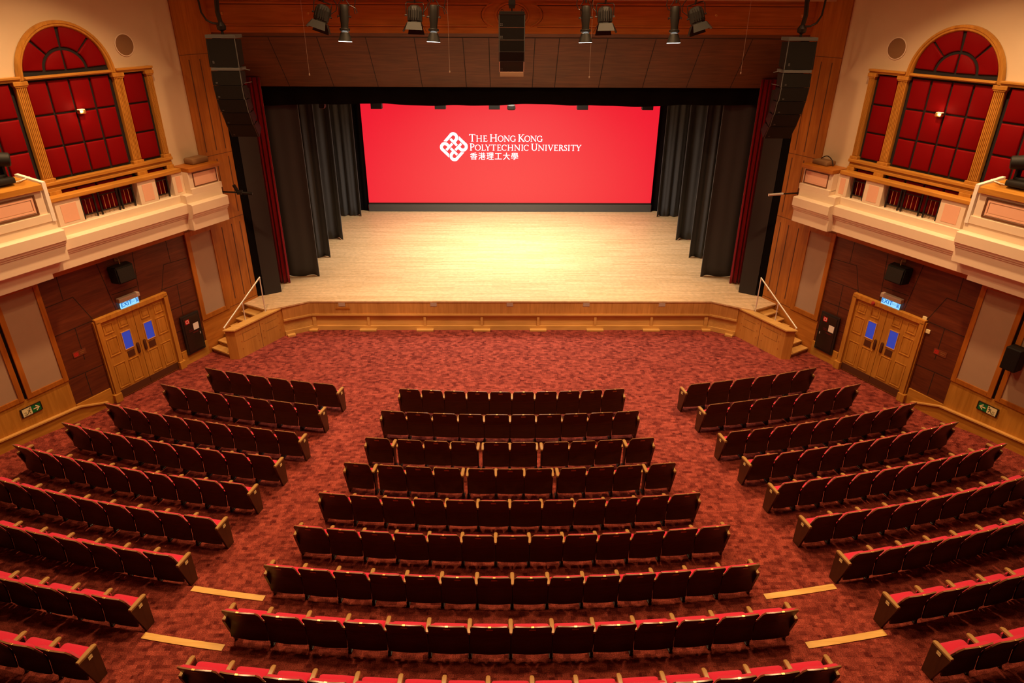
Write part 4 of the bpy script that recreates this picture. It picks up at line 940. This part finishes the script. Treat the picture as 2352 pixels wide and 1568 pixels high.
# ------------------------------------------------------------------ stage lights on the front bar
def front_bar():
    b = B(); b.tube([(-4.6, 15.0, 8.62), (4.6, 15.0, 8.62)], .024, 8)
    for x in (-4.4, -2.7, 2.5, 4.4): b.tube([(x, 15.0, 8.62), (x, 15.0, 11.0)], .02, 6)
    o = obj('lighting_bar', b, 'black'); tag(o, 'black bar above the frame carrying the front stage lights', 'pipe')
    lab = {-3.36: 'lit profile spotlight with flared hood, leftmost of four', -1.58: 'lit profile spotlight with flared hood, left of the centre loudspeakers', 1.44: 'lit profile spotlight with flared hood, right of the centre loudspeakers', 3.23: 'lit profile spotlight with flared hood, rightmost of four'}
    for x, l in lab.items():
        t = thing('profile_spotlight', l, 'stage light', (x, 15, 7.7), group='profile spotlights')
        dx = -.03 if x < 0 else .0
        p0 = Vector((x, 15.03, 8.37)); p1 = Vector((x+dx+(.0 if x < 0 else .02), 14.985, 7.70)); d = (p1-p0).normalized(); L = (p1-p0).length
        b = B(); b.lathe([(0, .03), (.01, .075), (.03, .085), (.12, .085), (.25, .09), (.36, .075), (.44, .075)], p0, p1, 18); obj('body', b, 'mblack', t, smooth=True)
        b = B(); b.lathe([(.43, .095), (.44, .105), (.475, .105), (.485, .09), (.50, .07)], p0, p1, 18); obj('gel_collar', b, 'black', t, smooth=True)
        b = B(); b.lathe([(.495, .068), (.51, .068)], p0, p1, 18); obj('light_leak', b, 'exitp' if False else 'hat', t)
        q0, q1 = p0+d*.51, p0+d*.675
        b = B(); n = 24; up = Vector((0, 1, 0)); a_ = d.cross(up).normalized(); c_ = a_.cross(d)
        def ring(c, r): return [c+a_*r*math.cos(2*pi*i/n)+c_*r*math.sin(2*pi*i/n) for i in range(n)]
        b.loft([ring(q0, .085), ring(q1, .142), ring(q1, .136), ring(q0+d*.004, .08)], True, False); hd = obj('hood', b, 'mblack', t, smooth=True)
        b = B(); b.loft([ring(q1-d*.001, .134), ring(q1+d*.004, .134)]); obj('lens', b, 'lens', hd)
        b = B()
        for s in (-1, 1): b.tube([p0+d*.02+a_*s*.10+Vector((0, 0, .02)), p0+d*.22+a_*s*.10], .008, 6); b.tube([p0+d*.22+a_*s*.085, p0+d*.22+a_*s*.135], .014, 8); b.tube([p0+d*.20+a_*s*.13, p0+d*.245+a_*s*.13], .01, 6)
        b.tube([p0+a_*.10+Vector((0, 0, .0)), p0+a_*.06+Vector((0, 0, .06)), Vector((x, 15, 8.60)), p0-a_*.06+Vector((0, 0, .06)), p0-a_*.10], .008, 6)
        b.tube([Vector((x, 15, 8.42)), Vector((x, 15, 8.62))], .02, 8)
        obj('yoke', b, 'black', t)
        b = B(); P = [(x+.06, 15.05, 8.36), (x+.14, 15.05, 8.34), (x+.22, 15.05, 8.30), (x+.25, 15.05, 8.22), (x+.21, 15.05, 8.20), (x+.19, 15.05, 8.28), (x+.22, 15.05, 8.38), (x+.24, 15.05, 8.5), (x+.2, 15.0, 8.62)]
        if x > 0: P = [(x-.05, 15.05, 8.28), (x-.14, 15.05, 8.30), (x-.18, 15.05, 8.38), (x-.17, 15.05, 8.5), (x-.15, 15.0, 8.62)]
        b.tube(P, .009, 6); obj('cable', b, 'black', t)
        spot('profile_beam', p1+d*.06, p1+d*6+Vector((0, .35, 0)), 620, (1, .84, .66), 74, .9, .10)
    lab = {-3.84: ('black lamp with barn doors turned outward, leftmost of four', -.30, -.22), -1.97: ('black lamp with barn doors hanging straight, left of centre', -.03, -.05), 1.84: ('black lamp with barn doors hanging straight, right of centre', .02, -.05), 3.70: ('black lamp with barn doors turned outward, rightmost of four', .28, -.18)}
    for x, (l, lean, ty) in lab.items():
        t = thing('fresnel_lamp', l, 'stage light', (x, 15, 7.8), group='barn door lamps')
        p0 = Vector((x-lean*.25, 15.10, 8.35)); d = Vector((lean, -.16, -.9)).normalized(); a_ = d.cross(Vector((0, 1, 0))).normalized(); c_ = a_.cross(d)
        n = 8
        def ring(tt, w, h): return [p0+d*tt+a_*w*math.cos(2*pi*(i+.5)/n)+c_*h*math.sin(2*pi*(i+.5)/n) for i in range(n)]
        b = B(); b.loft([ring(0, .08, .08), ring(.03, .13, .12), ring(.10, .155, .14), ring(.28, .155, .14), ring(.29, .14, .13), ring(.33, .14, .13)]); bd = obj('body', b, 'mblack', t)
        b = B()
        for i in range(-2, 3): b.prism([p0+d*.05+a_*(i*.045-.008)-c_*.142, p0+d*.05+a_*(i*.045+.008)-c_*.142, p0+d*.24+a_*(i*.045+.008)-c_*.150, p0+d*.24+a_*(i*.045-.008)-c_*.150], c_*-.008)
        obj('cooling_rib', b, 'black', bd)
        e = p0+d*.32
        for (u, v, sp, ln) in ((c_*-1, a_, .35, .16), (c_, a_, .45, .20), (a_, c_, .55, .19), (a_*-1, c_, .55, .19)):
            dr = (d*.9+u*sp).normalized()
            b = B(); w0, w1 = .13, (.17 if u == c_*-1 or u == c_ else .09)
            b.prism([e+u*.135-v*w0, e+u*.135+v*w0, e+u*.135+dr*ln+v*w1, e+u*.135+dr*ln-v*w1], u*.006); obj('barn_door', b, 'mblack', t)
        b = B(); h = p0+d*.18
        b.tube([h-a_*.17, h-a_*.175-d*.10+Vector((0, 0, .1)), p0-a_*.16+Vector((0, 0, .06)), p0+a_*.16+Vector((0, 0, .06)), h+a_*.175-d*.10+Vector((0, 0, .1)), h+a_*.17], .010, 6)
        b.tube([p0+Vector((0, -.02, .05)), Vector((x-lean*.25, 15, 8.62))], .018, 8)
        for s in (-1, 1): b.tube([h+a_*s*.155, h+a_*s*.20], .016, 8)
        obj('yoke', b, 'black', t)
        sgn = 1 if x < 0 else -1
        b = B(); b.tube([p0+d*.12+a_*.16*sgn, p0+a_*.24*sgn+Vector((0, 0, -.02)), p0+a_*.27*sgn+Vector((0, 0, .08)), Vector((x+.2*sgn, 15, 8.62))], .009, 6); obj('cable', b, 'black', t)
front_bar()
def cords():
    for x, y, z0, z1, l in ((-4.60, 16.5, 6.93, 7.83, 'left of the leftmost stage lights'), (5.20, 16.5, 7.0, 8.37, 'right of the rightmost stage lights'), (1.75, 16.5, 6.9, 7.6, 'right of the centre loudspeakers'), (-1.42, 16.5, 7.0, 8.4, 'left of the centre loudspeakers')):
        b = B(); b.tube([(x, y, z0), (x, y, 11.0)], .003, 5); b.lathe([(0, .012), (.03, .015), (.05, .004)], (x, y, z0-.02), (x, y, z0+.2), 8); o = obj('hanging_cord', b, 'skin'); tag(o, 'thin pale cord hanging before the dark header, '+l, 'cord')
    for x, l in ((-4.82, 'left half of the orange frieze'), (4.85, 'right half of the orange frieze'), (-6.85, 'far left end of the orange frieze'), (6.90, 'far right end of the orange frieze')):
        b = B(); b.lathe([(0, .03), (.015, .03), (.02, .012), (.05, .01)], (x, 17.85, 8.15), (x, 17.0, 8.15), 12); o = obj('sprinkler', b, 'brass'); tag(o, 'tiny brass sprinkler head on the '+l, 'sprinkler')
cords()

# ------------------------------------------------------------------ seats
PROF = [(.185, .118), (.30, .128), (.42, .135), (.50, .132), (.58, .108), (.68, .068), (.78, .028), (.855, .0)]
def prof_y(z):
    for (z0, y0), (z1, y1) in zip(PROF, PROF[1:]):
        if z <= z1: t = (z-z0)/(z1-z0); return y0+(y1-y0)*t
    return PROF[-1][1]
def shell_mesh(w):
    h = w/2-.007; nu, nv = 16, 14
    def sheet(b, off, inset):
        V = []
        for j in range(nv+1):
            v = j/nv; row = []
            for i in range(nu+1):
                u = -1+2*i/nu
                top = .852-.020*u*u-.055*max(0, (abs(u)-.86)/.14)**2-inset
                z = .185+inset+(top-.185-inset)*v
                hz = h-inset-.016*max(0, min(1, (z-.50)/.14)); row.append(b.m.verts.new((u*hz, prof_y(z)+off+.022*u*u, z)))
            V.append(row)
        return V
    b = B(); A = sheet(b, 0, 0); Cc = sheet(b, .022, 0)
    fs = []
    for j in range(nv):
        for i in range(nu):
            fs.append(b.m.faces.new((A[j][i], A[j][i+1], A[j+1][i+1], A[j+1][i]))); fs.append(b.m.faces.new((Cc[j][i], Cc[j+1][i], Cc[j+1][i+1], Cc[j][i+1])))
    edge = [(0, i) for i in range(nu)]+[(j, nu) for j in range(nv)]+[(nv, i) for i in range(nu, 0, -1)]+[(j, 0) for j in range(nv, 0, -1)]
    n = len(edge); rimf = []
    for q in range(n):
        (j0, i0), (j1, i1) = edge[q], edge[(q+1) % n]
        f = b.m.faces.new((A[j0][i0], Cc[j0][i0], Cc[j1][i1], A[j1][i1])); fs.append(f)
        if j0 == nv and j1 == nv or (j0 >= nv-1): f.material_index = 1
    bmesh.ops.recalc_face_normals(b.m, faces=fs)
    return b.mesh('backrest', ['shell', 'rim_highlight'], True)
def cushion_mesh(w):
    h = w/2-.034; nu, nv = 12, 10; b = B(); A = []; Cc = []
    for j in range(nv+1):
        v = j/nv; ra, rc = [], []
        for i in range(nu+1):
            u = -1+2*i/nu; top = .838-.018*u*u-.05*max(0, (abs(u)-.84)/.16)**2
            z = .40+(top-.40)*v; e = max(0, 1-abs(u)**6)*max(.0, 1-(2*v-1)**8)
            y = prof_y(z)+.022+.022*u*u; ra.append(b.m.verts.new((u*h, y, z))); rc.append(b.m.verts.new((u*h, y+.006+.055*e**.4, z)))
        A.append(ra); Cc.append(rc)
    fs = []
    for j in range(nv):
        for i in range(nu):
            fs.append(b.m.faces.new((A[j][i], A[j][i+1], A[j+1][i+1], A[j+1][i]))); fs.append(b.m.faces.new((Cc[j][i], Cc[j+1][i], Cc[j+1][i+1], Cc[j][i+1])))
    edge = [(0, i) for i in range(nu)]+[(j, nu) for j in range(nv)]+[(nv, i) for i in range(nu, 0, -1)]+[(j, 0) for j in range(nv, 0, -1)]
    for q in range(len(edge)):
        (j0, i0), (j1, i1) = edge[q], edge[(q+1) % len(edge)]
        fs.append(b.m.faces.new((A[j0][i0], Cc[j0][i0], Cc[j1][i1], A[j1][i1])))
    bmesh.ops.recalc_face_normals(b.m, faces=fs)
    return b.mesh('back_cushion', 'seat', True)
def seat_mesh(w):
    b = B(); h = w/2-.045
    # side profile (y, z) of the cushion, swept across with rounded sides
    P = [(.16, .37), (.16, .445), (.20, .465), (.36, .478), (.40, .470), (.425, .445), (.425, .40), (.40, .375)]
    rings = []
    for x, sc in ((-h, .90), (-h+.02, .985), (-h*.5, 1.0), (h*.5, 1.0), (h-.02, .985), (h, .90)):
        rings.append([(x, .29+(y-.29)*sc, .42+(z-.42)*sc) for y, z in P])
    b.loft(rings); return b.mesh('seat_cushion', 'seat', True)
def arm_mesh(y0=.14):
    b = B()
    P = [(y0, .024), (.20, .030), (.36, .031), (.395, .026), (.402, .015)]
    rings = []
    for y, hw in P:
        z1 = .588 if y < .37 else .584-.3*(y-.37); rings.append([(-hw, y, .553), (hw, y, .553), (hw, y, z1-.006), (hw*.8, y, z1), (-hw*.8, y, z1), (-hw, y, z1-.006)])
    b.loft(rings); return b.mesh('armrest', 'arm', True)
def support_mesh():
    b = B(); b.prism([(-.011, .215, .02), (-.011, .31, .02), (-.011, .34, .553), (-.011, .165, .553)], (.022, 0, 0)); b.box(-.028, .028, .195, .36, 0, .022, .006); b.box(-.02, .02, .195, .225, .02, .10, .006)
    return b.mesh('support', 'black')
def endpanel_mesh():
    b = B(); b.prism([(-.022, .235, 0), (-.022, .405, 0), (-.022, .40, .553), (-.022, .078, .553)], (.044, 0, 0)); bmesh.ops.bevel(b.m, geom=list(b.m.edges), offset=.004, segments=1, affect='EDGES')
    return b.mesh('end_panel', 'panelend')
def simple(name, mat, fn):
    b = B(); fn(b); return b.mesh(name, mat)
CACHE = {}
def cached(k, f):
    if k not in CACHE: CACHE[k] = f()
    return CACHE[k]
def plate_fn(b):
    b.box(-.022, .022, -.004, .026, .847, .8545, .003, 1)
def tag_fn(b):
    z0, z1 = .765, .806; b.prism([(-.045, prof_y(z0)-.004, z0), (.045, prof_y(z0)-.004, z0), (.045, prof_y(z1)-.004, z1), (-.045, prof_y(z1)-.004, z1)], (0, .003, 0))
def child(name, me, p, x=0):
    o = bpy.data.objects.new(name, me); COL.objects.link(o); o.parent = p; o.location = (x, 0, 0); return o
def seat_thing(R, th, z, w, label, group, larm, rarm, lend, rend, tagged, aisle):
    o = bpy.data.objects.new('theatre_seat', None); COL.objects.link(o); o.empty_display_size = .1
    x, y = R*math.sin(th), ARC-R*math.cos(th)
    o.location = (x, y, z+floor_z(x, y)); o.rotation_euler = (0, 0, th)
    tag(o, label, 'seat', group)
    wk = round(w, 3)
    child('backrest', cached(('b', wk), lambda: shell_mesh(w)), o)
    child('back_cushion', cached(('c', wk), lambda: cushion_mesh(w)), o)
    child('seat_cushion', cached(('s', wk), lambda: seat_mesh(w)), o)
    for on, end, sx in ((larm, lend, -1), (rarm, rend, 1)):
        if not on: continue
        X = sx*w/2
        child('armrest', cached(('arm', end), lambda: arm_mesh(.085 if end else .14)), o, X)
        if end:
            e = child('end_panel', cached('end', endpanel_mesh), o, X)
            if aisle == sx:
                c = child('row_plate', cached(('rp', sx), lambda: simple('row_plate', 'plate', lambda b: b.box(sx*.0225, sx*.027, .225, .295, .468, .522, .006, 1))), e)
                child('row_letter', cached(('rl', sx), lambda: simple('row_letter', 'plate', lambda b: b.box(sx*.027, sx*.0285, .255, .272, .488, .507))), e)
        else: child('support', cached('sup', support_mesh), o, X)
    child('seat_marker', cached('pl', lambda: simple('seat_marker', 'brass', plate_fn)), o)
    if tagged: child('number_plate', cached('tg', lambda: simple('number_plate', 'dbrass', tag_fn)), o)
# centre block: radius, height, groups of seats, pitch, sideways offset
CENTRE = {1: (21.325, 0, [10], .504, -.012), 2: (22.233, 0, [10], .546, -.06), 3: (23.212, 0, [1, 3, 2, 3, 1], .532, -.07), 4: (24.04, 0, [1, 3, 3, 3, 1], .528, -.07),
          5: (24.921, 0, [12], .561, -.08), 6: (25.767, 0, [13], .555, -.04), 7: (26.643, 0, [14], .545, -.05), 8: (27.611, .10, [14], .579, -.08), 9: (28.59, .20, [15], .562, -.095)}
def plural(g): return {1: 'first', 2: 'second'}[g]
for k, (R, z, groups, p, dx) in CENTRE.items():
    gap = .105 if len(groups) > 1 else 0
    tot = sum(groups)*p+gap*(len(groups)-1); n = 0; pos = -tot/2
    for gi, g in enumerate(groups):
        for i in range(g):
            n += 1; xs = pos+p*(i+.5)+dx
            lab = 'red theatre seat with dark back, %s from left in centre block, %s row from stage' % (ordw(n), ordw(k))
            seat_thing(R, xs/R, z, p, lab, 'theatre seats in the centre block', True, i == g-1, n == 1, n == sum(groups), True, 0)
        pos += g*p+gap
# side blocks: radius, height, seats, pitch, angle of the aisle seat, drift of the radius per seat
SIDES = {1: (21.408, 0, 6, .553, .1981, .012), 2: (22.305, 0, 7, .546, .1993, .021), 3: (23.337, 0, 9, .505, .1960, .017), 4: (24.178, 0, 9, .529, .2000, .021), 5: (25.039, 0, 10, .504, .2020, .024),
         6: (25.905, 0, 9, .548, .2048, .019), 7: (26.756, 0, 7, .541, .2089, .018), 8: (27.716, .10, 5, .549, .2106, .018), 9: (28.658, .20, 3, .539, .2099, .02)}
MID = {6: 3.5, 7: 2.5, 8: 1.5, 9: .5}
for sx, nm in ((-1, 'left'), (1, 'right')):
    for k, (R, z, n, p, th0, dr) in SIDES.items():
        mid = MID.get(k, (n-1)/2)
        for i in range(n):
            th = th0+i*p/R
            lab = 'red theatre seat with dark back, %s from aisle in %s block, %s row from stage' % (ordw(i+1), nm, ordw(k))
            r = R+dr*(i-mid)
            first, last = i == 0, i == n-1
            full = k <= 5
            if sx < 0: seat_thing(r, -th, z, p, lab, 'theatre seats in the left block', True, first, last and full, first, False, 1)
            else: seat_thing(r, th, z, p, lab, 'theatre seats in the right block', first, True, first, last and full, False, -1)
# wooden nosings on the aisle steps
for sx, nm in ((-1, 'left'), (1, 'right')):
    for R, z, a0, a1, l in ((STEP1, .10, .1478, .1935, 'nearer the stage'), (STEP2, .20, .1515, .197, 'farther from the stage')):
        b = B(); n = 8
        A = [a0+(a1-a0)*i/n for i in range(n+1)]
        P = [(sx*(R-.012)*math.sin(a), ARC-(R-.012)*math.cos(a), z) for a in A]+[(sx*(R+.095)*math.sin(a), ARC-(R+.095)*math.cos(a), z) for a in A[::-1]]
        b.prism(P, (0, 0, .012)); o = obj('step_nosing', b, 'nosing'); tag(o, 'pale wooden step edging across the %s aisle, the one %s' % (nm, l), 'step edge', 'wooden step edgings in the aisles')
